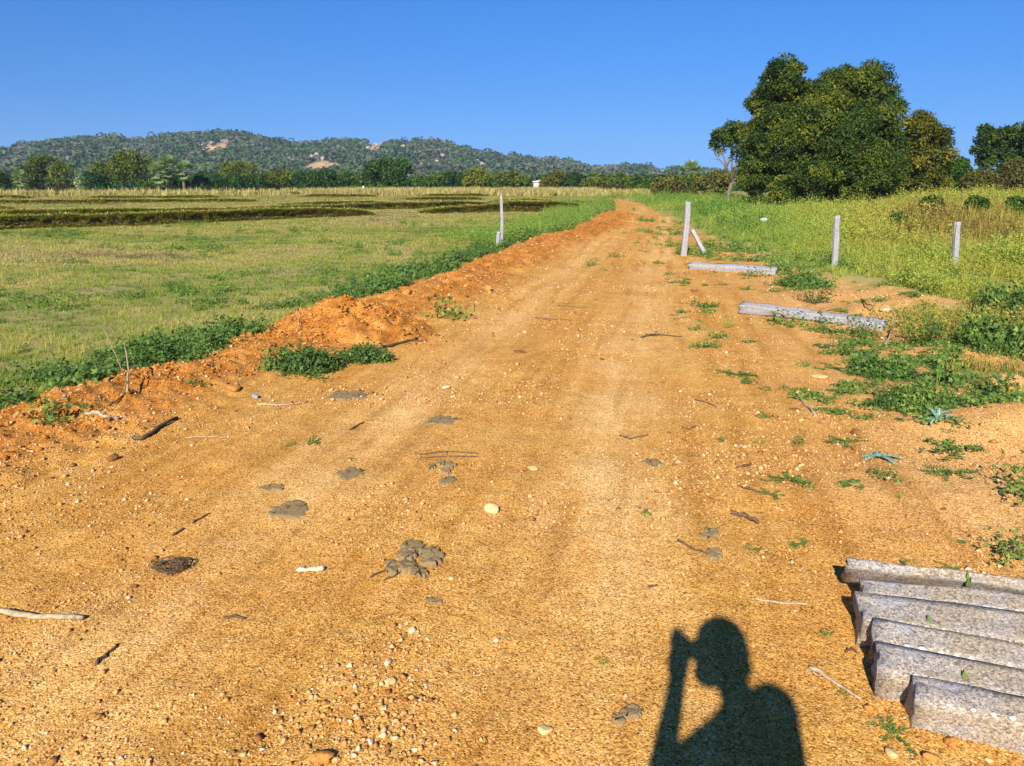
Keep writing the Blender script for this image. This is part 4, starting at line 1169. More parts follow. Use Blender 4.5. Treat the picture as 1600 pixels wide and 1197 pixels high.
palm(249, 296, 272, 128, 2.1, 'low fan palm touching the tall spreading tree', 1)
palm(262, 296, 262, 129, 2.2, 'tallest fan palm of the pale cluster by the spreading tree', 2)
palm(288, 296, 267, 130, 1.9, 'fan palm standing apart at the hedge end of the pale cluster', 3)
palm(1079, 304, 271, 98, 1.7, 'lone fan palm above the brush beside the slender tree', 4)
palm(32, 297, 280, 127, 1.6, 'drooping fan palm in front of the two humped olive tree', 5)
# ------------------------------------------------------------------ far small things


def box(mb, c, s, tint=0.5):
    c = np.array(c); s = np.array(s) / 2
    v = np.array([[i, j, k] for k in (-1, 1) for j in (-1, 1) for i in (-1, 1)]) * s + c
    mb.add(v, [[0, 2, 3, 1], [4, 5, 7, 6], [0, 1, 5, 4], [2, 6, 7, 3], [0, 4, 6, 2], [1, 3, 7, 5]], tint)


M['white_paint'] = plain_mat('white_paint', [(0.3, (0.66, 0.67, 0.68)), (0.7, (0.80, 0.81, 0.82))], 3)
M['plaster'] = plain_mat('plaster', [(0.3, (0.40, 0.36, 0.30)), (0.7, (0.55, 0.50, 0.42))], 3)
p = at(838, 297, 146); p[2] = hz(p[0], p[1])
shed = empty('shed', p); tag(shed, 'small shed with a white roof half hidden in the far shrubs', 'shed')
mb = MB(); box(mb, (0, 0, 0.75), (1.1, 1.6, 1.5)); link('wall', mb.build('wall', M['plaster']), shed)
mb = MB()
mb.add([(-0.75, -1.0, 1.55), (0.75, -1.0, 1.78), (0.75, 1.0, 1.88), (-0.75, 1.0, 1.65), (-0.75, -1.0, 1.48), (0.75, -1.0, 1.58), (0.75, 1.0, 1.80), (-0.75, 1.0, 1.58)],
       [[0, 1, 2, 3], [4, 7, 6, 5], [0, 4, 5, 1], [1, 5, 6, 2], [2, 6, 7, 3], [3, 7, 4, 0]])
link('roof', mb.build('roof', M['white_paint']), shed)
p = at(568, 298, 118); p[2] = hz(p[0], p[1])
v, f = icos(1200, 2, 0.1, 1.0); v = v * np.array([0.16, 0.16, 0.42]) * (1 - 0.25 * v[:, 2:3]) + np.array([0, 0, 0.75])
tag(link('marker_stone', mesh_np('marker_stone', np.concatenate([v]), f, M['white_paint'], smooth=True), None, p), 'small white painted marker stone beside the dense dark tree', 'marker stone')
p = ongp(1193, 356)
v, f = icos(1201, 3, 0.5, 2.2, 0.5)
tag(link('plastic_bag', mesh_np('plastic_bag', v * 0.14, f, M['white_paint'], smooth=True), None, p + np.array([0, 0, 0.28])), 'crumpled white plastic bag caught in the weeds behind the braced post', 'plastic bag')

# ------------------------------------------------------------------ stone posts


def post_mesh(L, w, d, seed, taper=0.08, rough=0.012, chips=0, mat='granite', bend=0.01, chip_edge=(1, 1)):
    """a split granite post lying along +X from 0 to L; w across (Y), d deep (Z); rough faces, chisel scars along an edge"""
    rg = np.random.default_rng(seed)
    n = max(14, int(L / 0.06)); prof = []
    m = 5
    for i in range(m): prof.append((-1 + 2 * i / m, -1))
    for i in range(m): prof.append((1, -1 + 2 * i / m))
    for i in range(m): prof.append((1 - 2 * i / m, 1))
    for i in range(m): prof.append((-1, 1 - 2 * i / m))
    prof = np.array(prof); k = len(prof)
    V = []
    for i in range(n + 1):
        t = i / n; s = 1 - taper * t
        y = prof[:, 0] * w / 2 * s; z = prof[:, 1] * d / 2 * s
        rr = np.hypot(prof[:, 0], prof[:, 1]); cor = np.where(rr > 1.3, 0.98, 1.0)
        y = y * cor; z = z * cor
        X = np.full(k, t * L) + (0.02 * fbm(prof[:, 0] * 1.2 + seed, prof[:, 1] * 1.2, seed, 2) if i in (0, n) else 0)
        ny = fbm(X * 5 + seed, prof[:, 0] * 0.9 + prof[:, 1] * 3.1, seed + 3, 3) * rough
        nz = fbm(X * 5 - seed, prof[:, 1] * 0.9 + prof[:, 0] * 3.1, seed + 9, 3) * rough
        V.append(np.stack([X, y + ny + bend * math.sin(t * 5 + seed), z + nz], 1))
    V = np.concatenate(V); Fc = []
    for i in range(n):
        for j in range(k):
            q = (j + 1) % k; Fc.append((i * k + j, i * k + q, (i + 1) * k + q, (i + 1) * k + j))
    c0 = len(V); V = np.concatenate([V, [[0.012, 0, 0], [L - 0.012, 0, 0]]])
    for j in range(0, k, 2):
        Fc.append((c0, (j + 2) % k, j + 1, j)); Fc.append((c0 + 1, n * k + j, n * k + j + 1, n * k + (j + 2) % k))
    Fc = np.array(Fc)[:, ::-1]; mi = np.zeros(len(Fc), int)
    if chips:
        sv, sf = icos(seed, 1, 0.2); q4 = np.stack([sf[:, 0], sf[:, 1], sf[:, 2]], 1)
        xs = 0.1 + 0.05 * np.arange(chips) + rg.normal(0, 0.006, chips)
        VV = [V]; FF3 = []; off = len(V)
        for x_ in xs:
            if x_ > L - 0.05: break
            if vnoise(x_ * 2.2 + seed, 0.5, seed) < 0.33: continue
            bigc = rg.random() < 0.12
            sc_ = np.array([0.013, 0.012, 0.005]) * (0.8 + 0.5 * rg.random()) * (np.array([1.7, 1.9, 1.1]) if bigc else 1)
            s_ = 1 - taper * x_ / L
            VV.append(sv * sc_ + np.array([x_, chip_edge[0] * w / 2 * s_ * 0.93 + bend * math.sin(x_ / L * 5 + seed), chip_edge[1] * d / 2 * s_ * 0.985])); FF3.append(q4 + off); off += len(sv)
        return V, Fc, VV, FF3
    return V, Fc, None, None


def make_post(name, L, w, d, seed, mat='granite', **kw):
    V, Fc, VV, FF3 = post_mesh(L, w, d, seed, **kw)
    me = mesh_np(name, V, Fc, M[mat])
    ch = None
    if VV and FF3:
        ch = mesh_np('chisel_marks', np.concatenate(VV)[len(V):], np.concatenate(FF3) - len(V), M['chip'], smooth=True)
    return me, ch


def frame_obj(o, origin, xdir, zdir):
    from mathutils import Matrix
    x = Vector(xdir).normalized(); z = Vector(zdir); y = z.cross(x).normalized(); z = x.cross(y)
    m = Matrix(((x[0], y[0], z[0], origin[0]), (x[1], y[1], z[1], origin[1]), (x[2], y[2], z[2], origin[2]), (0, 0, 0, 1)))
    o.matrix_world = m
    return o


def upright(px, py, tx, ty, wpx, label, seed, dpth=None, sink=0.25, name='stone_post', grp='upright stone fence posts'):
    b = ongp(px, py); Y = b[1]; top = at(tx, ty, Y)
    v = top - b; L = np.linalg.norm(v); v = v / L
    w = wpx * Y / 1240
    me, ch = make_post(name, L + sink, w, dpth or w * 0.8, seed, taper=0.15, rough=w * 0.10, bend=w * 0.12)
    o = link(name, me)
    frame_obj(o, b - v * sink, v, (0.12, -1, 0.05))
    tag(o, label, 'stone post', grp)
    return o


upright(1069, 400, 1074.5, 315, 9.0, 'upright stone post at the road edge propped by a slanting strut', 1)
upright(783.5, 389, 783.5, 305, 5.0, 'thin tall stone post in the field edge behind a short stub', 2)
upright(1302, 421, 1309, 337, 9.0, 'pale stone post standing in scrub below the huge tree', 3)
upright(1491, 427, 1497, 347, 8.5, 'stone post standing deepest in the yellow scrub, below the reed bush', 4)
upright(777.5, 390, 778.5, 362, 5.8, 'knee high stone stub in front of the thin tall post', 5, name='stone_stub')
# slanting strut
b = ongp(1104, 400); t_ = at(1082, 361, b[1] + 0.35)
v = t_ - b; L = np.linalg.norm(v)
me, ch = make_post('stone_strut', L + 0.15, 0.085, 0.08, 6, taper=0.1, rough=0.008, bend=0.005)
o = link('stone_strut', me); frame_obj(o, b - v / L * 0.12, v, (0, -1, 0.3)); tag(o, 'slanting stone strut leaning against the post at the road edge', 'stone strut')


def lying(p0, p1, w, d, label, seed, lift=0.0, chips=0):
    a, b = ongp(*p0), ongp(*p1)
    a = a + np.array([0, 0, d * 0.42 + lift]); b = b + np.array([0, 0, d * 0.42])
    v = b - a; L = np.linalg.norm(v)
    me, ch = make_post('fallen_post', L, w, d, seed, taper=0.12, rough=0.016, bend=0.012)
    o = link('fallen_post', me); frame_obj(o, a, v, (0, -0.28, 1)); tag(o, label, 'stone post', 'fallen stone posts')
    return o


lying((1078, 420), (1213, 429), 0.17, 0.13, 'grey stone post lying flat below the propped upright post', 11)
lying((1157, 489), (1382, 515), 0.15, 0.11, 'long stone post lying among weeds with its far end in sand', 12, 0.03)

# stack of split posts in the corner: back edge / front edge of each top face at its end, and where the top runs to
ST = [
    # back-left, front-left, back point further along, z back, z front, label
    ((1321, 871), (1333, 884), (1600, 904), 0.170, 0.150, 'rearmost split granite post of the stack, tilted up to show its pale face'),
    ((1340, 903), (1358, 927), (1600, 930), 0.140, 0.120, 'second granite post of the stack, short of the rearmost one'),
    ((1337, 926), (1354, 966), (1600, 959), 0.150, 0.125, 'third granite post of the stack with chisel scars ending midway'),
    ((1354, 967), (1374, 1001), (1600, 1008), 0.135, 0.110, 'fourth granite post of the stack with a beige scarred edge'),
    ((1366, 1004), (1383, 1043), (1600, 1047), 0.140, 0.120, 'fifth granite post of the stack with a rough dark brown end'),
    ((1422, 1054), (1430, 1088), (1600, 1088), 0.130, 0.115, 'foremost granite post of the stack, end set back, white scars on top edge'),
]
for k, (bl, fl, br, zb, zf, lab) in enumerate(ST):
    B = gp(bl[0], bl[1], zb); Fp = gp(fl[0], fl[1], zf); Rr_ = gp(br[0], br[1], zb)
    xd = Rr_ - B; xd[2] = -0.002; xd = nrmz(xd)
    across = Fp - B; across = across - xd * (across @ xd); w = np.linalg.norm(across)
    up = nrmz(np.cross(xd, -across / w)); up = up if up[2] > 0 else -up
    d = 0.15
    L = 1.75 + 0.12 * math.sin(k * 2.1)
    me, ch = make_post('granite_post', L, w * 1.16, d, 30 + k, mat='granite_warm', chips=0 if k == 0 else 40, taper=0.02, rough=0.009, bend=0.003, chip_edge=(-1, 1))
    mid_ = (B + Fp) / 2 - up * d / 2 + xd * 0.0
    o = link('granite_post', me); frame_obj(o, mid_, xd, up); tag(o, lab, 'stone post', 'split granite posts in the stack')
    if ch:
        c = link('chisel_groove', ch, o)

# ------------------------------------------------------------------ weeds one can count
WM = {}
for nm, tl, mt in (('fern', BUSH, 'weed'), ('flat', LOWB[:3] + FLAT[:2], 'weed'), ('fluff', FLUFF_BIG, 'weed'), ('yellow', FLUFF_BIG, 'scrub'), ('thistle', THIST, 'thistle'), ('sprawl', SPRAWL, 'weed'), ('blade', BLADES, 'scrub')):
    WM[nm] = [mesh_np('weed_plant', v, f, M[mt], np.clip(t + (0.08 if nm in ('fern', 'flat') else 0.25 if nm in ('blade',) else 0.12 if nm == 'yellow' else 0), 0, 1)) for v, f, t in tl]


def big_clump(seed, n, rx, ry, s, tmpl, tint):
    rg = np.random.default_rng(seed); a = rg.random(n) * 6.283; q = np.sqrt(rg.random(n))
    P = np.stack([rx * q * np.cos(a), ry * q * np.sin(a), np.zeros(n)], 1)
    return scatter(tmpl, P, rg.random(n) * 6.283, s * (0.7 + 0.6 * rg.random(n)) * (1.1 - 0.45 * q), np.clip(tint + 0.16 * rg.normal(0, 1, n), 0.1, 0.95), seed, 0.13)


WEEDS = [
    # px, py (middle of the foot), width px, type, height factor, label
    (470, 576, 125, 'C', 1.0, 'widest dark green weed clump in front of the soil heap'),
    (568, 561, 95, 'C', 0.9, 'long dark green weed clump at the road side foot of the soil heap'),
    (503, 592, 45, 'fern', 0.8, 'small green weed hugging the widest clump by the soil heap'),
    (700, 497, 62, 'fern', 1.2, 'upright bushy weed alone on the road past the soil heap'),
    (90, 655, 85, 'fern', 1.0, 'spreading dark weed where the bank meets the sand, above the dark stick'),
    (310, 598, 40, 'flat', 1.0, 'small flat weed on orange sand below the bank'),
    (490, 693, 34, 'flat', 1.3, 'tiny bluish weed above the oval mud cakes'),
    (452, 697, 20, 'flat', 1.0, 'tiniest weed sprig next to the bluish one on the road'),
    (553, 718, 30, 'flat', 1.2, 'small dark weed sprig directly above an oval mud cake'),
    (922, 415, 26, 'fern', 0.8, 'dark tuft on the road, wider of the pair before the bend'),
    (961, 402, 22, 'fern', 0.8, 'dark tuft on the road between the wheel tracks'),
    (946, 423, 12, 'flat', 1.0, 'speck of green just below the two dark road tufts'),
    (992, 329, 10, 'fern', 1.0, 'tuft growing far down the middle of the road'),
    (1245, 846, 58, 'flat', 0.8, 'flat grey green rosette on bare sand above the granite stack'),
    (1335, 757, 64, 'flat', 1.0, 'flat oval weed mat below the thistle rosette'),
    (1392, 742, 62, 'flat', 1.0, 'leafy weed mat tucked under the pale thistle leaves'),
    (1372, 716, 66, 'T3', 1.0, 'blue green thistle with three long spread leaves'),
    (1466, 660, 55, 'T0', 1.3, 'silvery upright thistle beside the biggest green clump'),
    (1425, 636, 110, 'C', 1.35, 'biggest bright green weed clump, behind the silvery thistle'),
    (1378, 586, 110, 'C', 1.0, 'broad weed clump between the fallen post and the biggest clump'),
    (1480, 705, 110, 'sprawl', 1.2, 'sprawling weed with tiny pale flowers under the silvery thistle'),
    (1490, 742, 80, 'sprawl', 1.2, 'sprawling pale flowered weed, lower one of the pair near the thistles'),
    (1592, 775, 90, 'fern', 1.3, 'tall dark weed cut by the frame beside the sand slope'),
    (1590, 880, 75, 'fern', 1.2, 'dark weed cut by the frame just behind the granite stack'),
    (1514, 848, 46, 'flat', 1.0, 'elongated flat weed on the sand behind the granite stack'),
    (1256, 447, 95, 'C', 0.8, 'green weed bed between the two fallen posts'),
    (1268, 474, 80, 'fluff', 0.9, 'bushy weed right behind the long fallen post'),
    (1230, 508, 62, 'fern', 0.8, 'weed touching the front side of the long fallen post'),
    (1300, 521, 52, 'fern', 0.9, 'leafy weed before the broken middle of the long fallen post'),
    (1285, 541, 56, 'flat', 1.2, 'low green weed strip two steps before the long fallen post'),
    (1332, 552, 52, 'flat', 1.2, 'low weed at the tail of the strip before the long fallen post'),
    (1355, 530, 90, 'fluff', 0.8, 'bushy light weed before the sandy end of the long fallen post'),
    (1436, 540, 95, 'fluff', 1.0, 'bushy weed past the sandy end of the long fallen post'),
    (1490, 602, 90, 'fern', 1.1, 'dark weed on the sand slope above the biggest clump'),
    (1545, 625, 95, 'fern', 1.0, 'weed climbing the sand lumps near the frame edge'),
    (1562, 550, 150, 'C', 1.3, 'dark leafy bush at the frame edge under the stone posts'),
    (1585, 500, 130, 'C', 1.4, 'tall dark green bush cut by the frame, deepest of the near bushes'),
    (1138, 512, 34, 'yellow', 0.8, 'yellowish tuft in the sand at the road end of the fallen post'),
    (1168, 534, 38, 'flat', 1.0, 'flat weed below the yellowish tuft'),
    (1196, 608, 44, 'flat', 1.0, 'thin flat weed on the pale sand left of a bent twig'),
    (1182, 652, 34, 'flat', 0.9, 'small dark weed alone below the pale sand fan'),
    (1300, 690, 30, 'sprawl', 1.0, 'short sprig beside the reddish rock'),
    (1325, 693, 60, 'sprawl', 1.0, 'creeping weed under the reddish rock'),
    (1247, 692, 26, 'fern', 1.0, 'small upright sprig between the road and the reddish rock'),
    (1225, 748, 70, 'sprawl', 0.8, 'thin creeping weed with long runners on bare sand'),
    (1262, 754, 44, 'flat', 1.1, 'grey green weed at the end of the long runners'),
    (1186, 695, 22, 'yellow', 0.9, 'bright yellow green sprig on the road shoulder'),
    (1124, 690, 16, 'fern', 1.2, 'little sprig standing nearest the wheel track on the shoulder'),
    (1205, 772, 46, 'sprawl', 1.0, 'ragged weed with a dark stem below the long runners'),
    (1406, 780, 16, 'yellow', 1.5, 'single upright yellow green sprout on bare sand'),
    (940, 1038, 26, 'flat', 1.0, 'little weed on the sand beside the shadow'),
    (1290, 990, 32, 'flat', 1.0, 'little weed between the shadow and the granite stack'),
    (1320, 1078, 36, 'sprawl', 1.0, 'round leaved sprig under the pale straw stalk'),
    (1398, 1150, 66, 'sprawl', 1.2, 'straggly weed at the foot of the foremost granite post'),
    (1408, 882, 24, 'fern', 1.0, 'sprig poking up behind the rearmost granite post'),
    (1492, 888, 52, 'sprawl', 0.8, 'runner weed creeping behind the rearmost granite post'),
    (1010, 803, 30, 'flat', 0.8, 'faint grey weed pressed flat in the middle of the road'),
    (1175, 858, 44, 'sprawl', 0.8, 'runner weed creeping over the mud patch near the granite stack'),
]
cnt = 0
for k, (px, py, wpx, typ, hf, lab) in enumerate(WEEDS):
    p = ongp(px, py); wid = wpx * math.hypot(p[1], HCAM) / 1230
    if typ == 'C':
        V, Fc, T = big_clump(300 + k, 46, wid * 0.44, wid * 0.34, wid * 0.36 * (0.9 + 0.2 * hf), BUSH + FERN[:2], 0.45 if px < 800 else 0.6)
        V[:, 2] *= hf * 1.25
        o = link('weed_clump', mesh_np('weed_clump', V, Fc, M['weed'], T), None, p - np.array([0, 0, 0.01]))
        tag(o, lab, 'weed', 'weed clumps')
        continue
    if typ[0] == 'T':
        me = WM['thistle'][3 if typ == 'T3' else 0]; sc_ = wid / 0.85
    else:
        lst = WM[typ]; me = lst[k % len(lst)]; sc_ = wid / {'fern': 1.0, 'flat': 1.05, 'fluff': 1.2, 'yellow': 1.2, 'sprawl': 1.0, 'blade': 0.8}[typ]
    o = link('thistle_plant' if typ[0] == 'T' else 'weed_plant', me, None, p - np.array([0, 0, 0.004]), random.random() * 6.28, (sc_, sc_, sc_ * hf))
    if typ == 'T3': o.rotation_euler = (0, 0, 1.1)
    tag(o, lab, 'thistle' if typ[0] == 'T' else 'weed', 'thistles' if typ[0] == 'T' else 'single weeds on the sand')
# grass sprouts pushing up between the stacked posts
for px, py, z_, lab in ((1511, 914, 0.13, 'green grass blade sprouting between the rearmost stacked posts'), (1450, 973, 0.12, 'tiny sprout on the scarred edge of the third stacked post'), (1508, 1058, 0.12, 'tiny sprout between the fifth and the foremost stacked post')):
    p = gp(px, py, z_); v, f, t = t_blades(px, 4, 0.07 if px == 1511 else 0.04, 0.012, 0.3, 0.01)
    tag(link('grass_sprout', mesh_np('grass_sprout', v, f, M['weed'], np.clip(t + 0.3, 0, 1)), None, p), lab, 'sprout', 'sprouts in the stack')

# ------------------------------------------------------------------ stones, clods and mud cakes
SV = {}
for mt in ('stone_tan', 'stone_brown', 'stone_white', 'stone_grey', 'clod'):
    SV[mt] = []
    for k in range(3):
        v, f = icos(1300 + k * 7 + len(mt), 3, 0.15 if mt != 'clod' else 0.5, 1.8, 0.75)
        SV[mt].append(mesh_np('stone', v, f, M[mt], smooth=(mt == 'clod')))
STONES = [
    (768, 800, 30, 'stone_tan', 0.95, 'angular tan stone, largest on the open road'), (833, 733, 26, 'stone_tan', 0.35, 'flat yellowish stone half sunk above the angular tan one'), (175, 719, 24, 'stone_brown', 1.0, 'round dark brown stone beside a thin pale twig'),
    (208, 918, 15, 'stone_brown', 1.0, 'small brown pebble below the tangle of roots'), (852, 1142, 28, 'stone_tan', 0.5, 'flat cream stone beside the arm of the shadow'), (607, 1036, 20, 'stone_white', 0.7, 'pinkish white stone topping the pebble cluster'),
    (609, 1066, 22, 'stone_tan', 0.6, 'flat tan stone below the pinkish white one'), (600, 1108, 16, 'stone_tan', 0.7, 'tan stone in the middle of the pebble cluster'), (543, 1130, 17, 'stone_tan', 0.8, 'orange tan stone on the lower side of the pebble cluster'), (579, 1160, 16, 'stone_white', 0.7, 'cream stone at the tail of the pebble cluster'),
    (500, 1186, 46, 'clod', 0.7, 'big orange clod at the bottom frame edge'), (553, 1182, 13, 'stone_white', 0.9, 'white quartz chip next to the big orange clod'), (649, 1173, 13, 'stone_white', 0.7, 'lone white chip near the bottom frame edge'), (697, 606, 20, 'stone_white', 0.4, 'white flake pressed in the road near the elongated mud cake'),
    (1338, 678, 22, 'stone_brown', 1.0, 'reddish rock among creeping weeds'), (764, 455, 19, 'clod', 1.25, 'round upright clod on the soil bank, alone'), (636, 461, 28, 'clod', 0.8, 'large orange clod on the crest of the bank'), (813, 551, 28, 'stone_brown', 0.3, 'flat brown clod between the wheel tracks'), (398, 622, 18, 'stone_grey', 0.9, 'dark grey stone at the twigs below the bank'),
    (101, 623, 8, 'stone_grey', 1.2, 'small bluish grey stone on the sand below the verge weeds'), (110, 633, 18, 'stone_grey', 0.3, 'pale grey flake on the sand below the verge weeds'), (368, 610, 30, 'clod', 0.7, 'orange clod beside the dark grey stone'), (499, 573, 14, 'clod', 1.0, 'orange lump caught in the weed clump by the soil heap'),
    (353, 524, 22, 'clod', 1.0, 'orange clod sitting inside the verge weeds'), (705, 905, 14, 'stone_tan', 0.8, 'tan pebble below the flaking mud cake'), (820, 520, 10, 'stone_white', 0.5, 'small white stone on the road beyond the brown clod'), (1488, 1165, 26, 'clod', 0.9, 'orange stone in front of the foremost granite post'), (1392, 1180, 24, 'stone_tan', 0.8, 'cream stone at the straggly weed by the stack'),
    (1452, 1185, 30, 'clod', 0.8, 'rust clod at the bottom frame edge by the stack'), (1358, 1110, 20, 'clod', 0.9, 'orange clod by the end of the fifth granite post'), (1545, 1190, 14, 'stone_tan', 0.8, 'little tan stone below the foremost granite post'), (1280, 590, 34, 'stone_tan', 0.3, 'pale flat rock in the sand fan'), (1240, 640, 22, 'stone_brown', 0.3, 'dull brown lump by the bent twig'),
    (1385, 485, 30, 'stone_tan', 0.5, 'pale rock in the sand behind the fallen post'), (1577, 615, 30, 'clod', 1.2, 'rounded sandy lump near the frame edge'), (1475, 796, 14, 'stone_brown', 0.5, 'small brown clod by the upright sprout'), (900, 385, 10, 'clod', 1.0, 'clod on the far end of the soil bank'), (775, 1001, 12, 'stone_white', 0.6, 'white pebble in the middle of the road'),
    (1085, 455, 18, 'stone_brown', 0.4, 'dark brown dung lump on the road before the lying post'),
]
for k, (px, py, wpx, mt, hf, lab) in enumerate(STONES):
    p = ongp(px, py); w = wpx * math.hypot(p[1], HCAM) / 1230 / 2
    nm = 'clod' if mt == 'clod' else 'stone'
    o = link(nm, SV[mt][k % 3], None, p + np.array([0, 0, w * hf * 0.25]), random.random() * 6.28, (w, w * 0.8, w * hf))
    tag(o, lab, 'clod' if mt == 'clod' else 'stone', 'clods of soil' if mt == 'clod' else 'stones on the road')


def mud_mesh(seed, rx, ry, flakes=0, th=0.018):
    """a flat irregular cake with cracked edges; with flakes it breaks into lifted plates"""
    rg = np.random.default_rng(seed); mb = MB()
    na, nr = 40, 9
    plates = [(0, 0, 1.0, 0, 0)] if not flakes else [(rg.normal(0, 0.45), rg.normal(0, 0.40), 0.24 + 0.20 * rg.random(), rg.normal(0, 0.07), rg.normal(0, 0.07)) for _ in range(flakes)]
    for (cx, cy, s, tx, ty) in plates:
        V = []; sd = seed + int(1000 * (cx + 2))
        for i in range(nr + 1):
            for j in range(na):
                a = 6.2832 * j / na
                rim = 1 + 0.8 * fbm(math.cos(a) * 2.6 + sd, math.sin(a) * 2.6, sd, 5, 0.65)
                q = i / nr if i < nr else 1.02
                x_ = (cx + s * rim * q * math.cos(a)) * rx; y_ = (cy + s * rim * q * math.sin(a)) * ry
                zz = th * (0.75 + 0.55 * fbm(x_ * 40 + sd, y_ * 40, sd + 1, 3)) + tx * (x_ - cx * rx) * (1 if flakes else 0) + ty * (y_ - cy * ry) + (0.003 if flakes else 0)
                if i == nr: zz = -0.012
                elif i == nr - 1: zz *= 0.8
                V.append((x_, y_, zz))
        Fc = []
        for i in range(nr):
            for j in range(na):
                k = (j + 1) % na; Fc.append((i * na + j, (i + 1) * na + j, (i + 1) * na + k, i * na + k))
        mb.add(V, Fc)
    V, Fc, T = mb.arr()
    return mesh_np('mud_cake', V, Fc, M['mud'])


MUDS = [(655, 868, 78, 50, 13, 0.35, 'flaking cracked grey mud cake, biggest on the road'), (453, 796, 64, 26, 0, 0.15, 'oval grey mud cake on the near wheel track'), (548, 740, 46, 20, 0, 0.1, 'smaller oval mud cake beneath a weed sprig'), (692, 728, 38, 22, 4, 0.2, 'broken dark mud cake with raised edges below two thin twigs'),
        (699, 751, 28, 14, 0, 0.0, 'small round mud cake just under the broken dark one'), (542, 618, 62, 16, 0, -0.5, 'long narrow mud cake slanting below the weed clumps'), (1112, 862, 84, 40, 3, -0.35, 'thin grey mud patch with ragged outline near the granite stack'), (1112, 832, 22, 12, 0, 0.0, 'small mud blot above the ragged mud patch'),
        (1020, 724, 34, 12, 0, 0.1, 'faint mud smear in the middle of the road'), (985, 1126, 80, 40, 3, -0.2, 'crackled olive mud patch touched by the arm of the shadow'), (425, 762, 46, 12, 0, 0.4, 'thin mud streak above the oval mud cake'), (690, 657, 60, 14, 0, 0.0, 'dull grey green mud stain between bank and wheel track'), (672, 938, 18, 9, 0, 0.2, 'little mud crumb above the pebbles'), (683, 940, 16, 10, 0, 0.2, 'grey flake fallen off the flaking mud cake')]
for k, (px, py, wx, wy, fl, rot, lab) in enumerate(MUDS):
    p = ongp(px, py); sl = math.hypot(p[1], HCAM)
    rx = wx * sl / 1230 / 2; ry = wy * sl / 1230 / 2 * sl / HCAM
    o = link('mud_cake', mud_mesh(500 + k, rx, ry, fl, 0.010 if fl else 0.006), None, p + np.array([0, 0, 0.002]), rot)
    tag(o, lab, 'mud cake', 'dried mud cakes')

# ------------------------------------------------------------------ sticks and twigs


def stick(pts, r0, r1, lab, seed, mat='wood', twigs=0, lift=0.0, name='stick'):
    rg = np.random.default_rng(seed); P = [ongp(*q) for q in pts]
    Q = []
    for a, b in zip(P[:-1], P[1:]):
        for t in np.linspace(0, 1, 4, endpoint=False): Q.append(a + (b - a) * t + rg.normal(0, r0 * 0.5, 3))
    Q.append(P[-1]); Q = np.array(Q)
    for q in Q: q[2] = max(q[2], hz(q[0], q[1])) + r0 * 0.7
    if lift: Q[:, 2] += lift * np.linspace(0, 1, len(Q))
    mb = MB(); mb.add(*tube(Q, np.linspace(r0, r1, len(Q)), 6, seed, 0.3))
    L = np.linalg.norm(Q[-1] - Q[0])
    for k in range(twigs):
        i = rg.integers(1, len(Q)); d = nrmz(np.array([rg.normal(), rg.normal(), 0.35 * abs(rg.normal())]))
        e = Q[i] + d * L * (0.12 + 0.2 * rg.random()); mb.add(*tube([Q[i], (Q[i] + e) / 2 + rg.normal(0, 0.01, 3), e], [r0 * 0.5, r0 * 0.4, r0 * 0.2], 5, seed, 0.2))
    V, Fc, T = mb.arr(); o0 = Q[0].copy()
    o = link(name, mesh_np(name, V - o0, Fc, M[mat], smooth=True), None, o0)
    tag(o, lab, 'stick', 'sticks and twigs on the ground')


S = 0.004
stick([(208, 688), (222, 688), (277, 655)], 0.016, 0.011, 'dark hooked stick, thickest on the sand below the bank', 1, twigs=1)
stick([(-12, 962), (60, 967), (131, 969)], 0.013, 0.010, 'long pale peeled stick entering from the frame edge', 2, 'wood_pale')
stick([(150, 1037), (165, 1025), (183, 1009)], 0.007, 0.004, 'short forked twig low on the open sand', 3, twigs=2)
stick([(136, 651), (160, 653), (186, 656)], 0.016, 0.012, 'stubby log with a pale cut end below the verge weeds', 4, 'wood_pale')
stick([(404, 633), (440, 635), (481, 629)], 0.010, 0.005, 'dry twig by the dark grey stone', 5, 'wood_pale', 2)
stick([(290, 685), (340, 682), (362, 678)], 0.004, 0.003, 'hair thin straw lying past the dark hooked stick', 6, 'wood_pale')
stick([(656, 711), (700, 706), (748, 709)], 0.005, 0.003, 'thin crooked twig above the broken mud cake', 7, twigs=2)
stick([(657, 716), (700, 714), (746, 714)], 0.004, 0.003, 'straight thin twig nearest above the broken mud cake', 8)
stick([(1143, 803), (1163, 809), (1184, 819)], 0.011, 0.010, 'smooth brown stick on the sand above the mud patch', 9)
stick([(1266, 1044), (1300, 1065), (1345, 1095)], 0.009, 0.004, 'pale straw stalk with a dark frayed tip by the stack', 10, 'wood_pale', 1)
stick([(1180, 938), (1225, 944), (1266, 945)], 0.005, 0.004, 'thin bowed twig between the mud patch and the stack', 11, 'wood_pale')
stick([(1002, 528), (1020, 524), (1065, 527)], 0.012, 0.006, 'branched dead twig between the wheel tracks and fallen post', 12, twigs=4)
stick([(1241, 613), (1255, 630), (1275, 652)], 0.010, 0.008, 'bent tan twig on the pale sand fan', 13, 'wood_pale', 1)
stick([(578, 903), (610, 890)], 0.005, 0.003, 'thin straight twig beside the flaking mud cake', 14)
stick([(602, 907), (615, 902), (630, 892)], 0.004, 0.003, 'kinked hair twig touching the flaking mud cake', 15)
stick([(350, 968), (366, 964), (384, 968)], 0.006, 0.004, 'small arched twig alone on the open sand', 16)
stick([(590, 548), (620, 540), (652, 530)], 0.016, 0.010, 'gnarled dark root along the foot of the soil heap', 17, twigs=2)
stick([(200, 618), (203, 598), (199, 575)], 0.008, 0.003, 'upright pale twig standing at the verge weeds', 18, 'wood_pale', 1, 0.28)
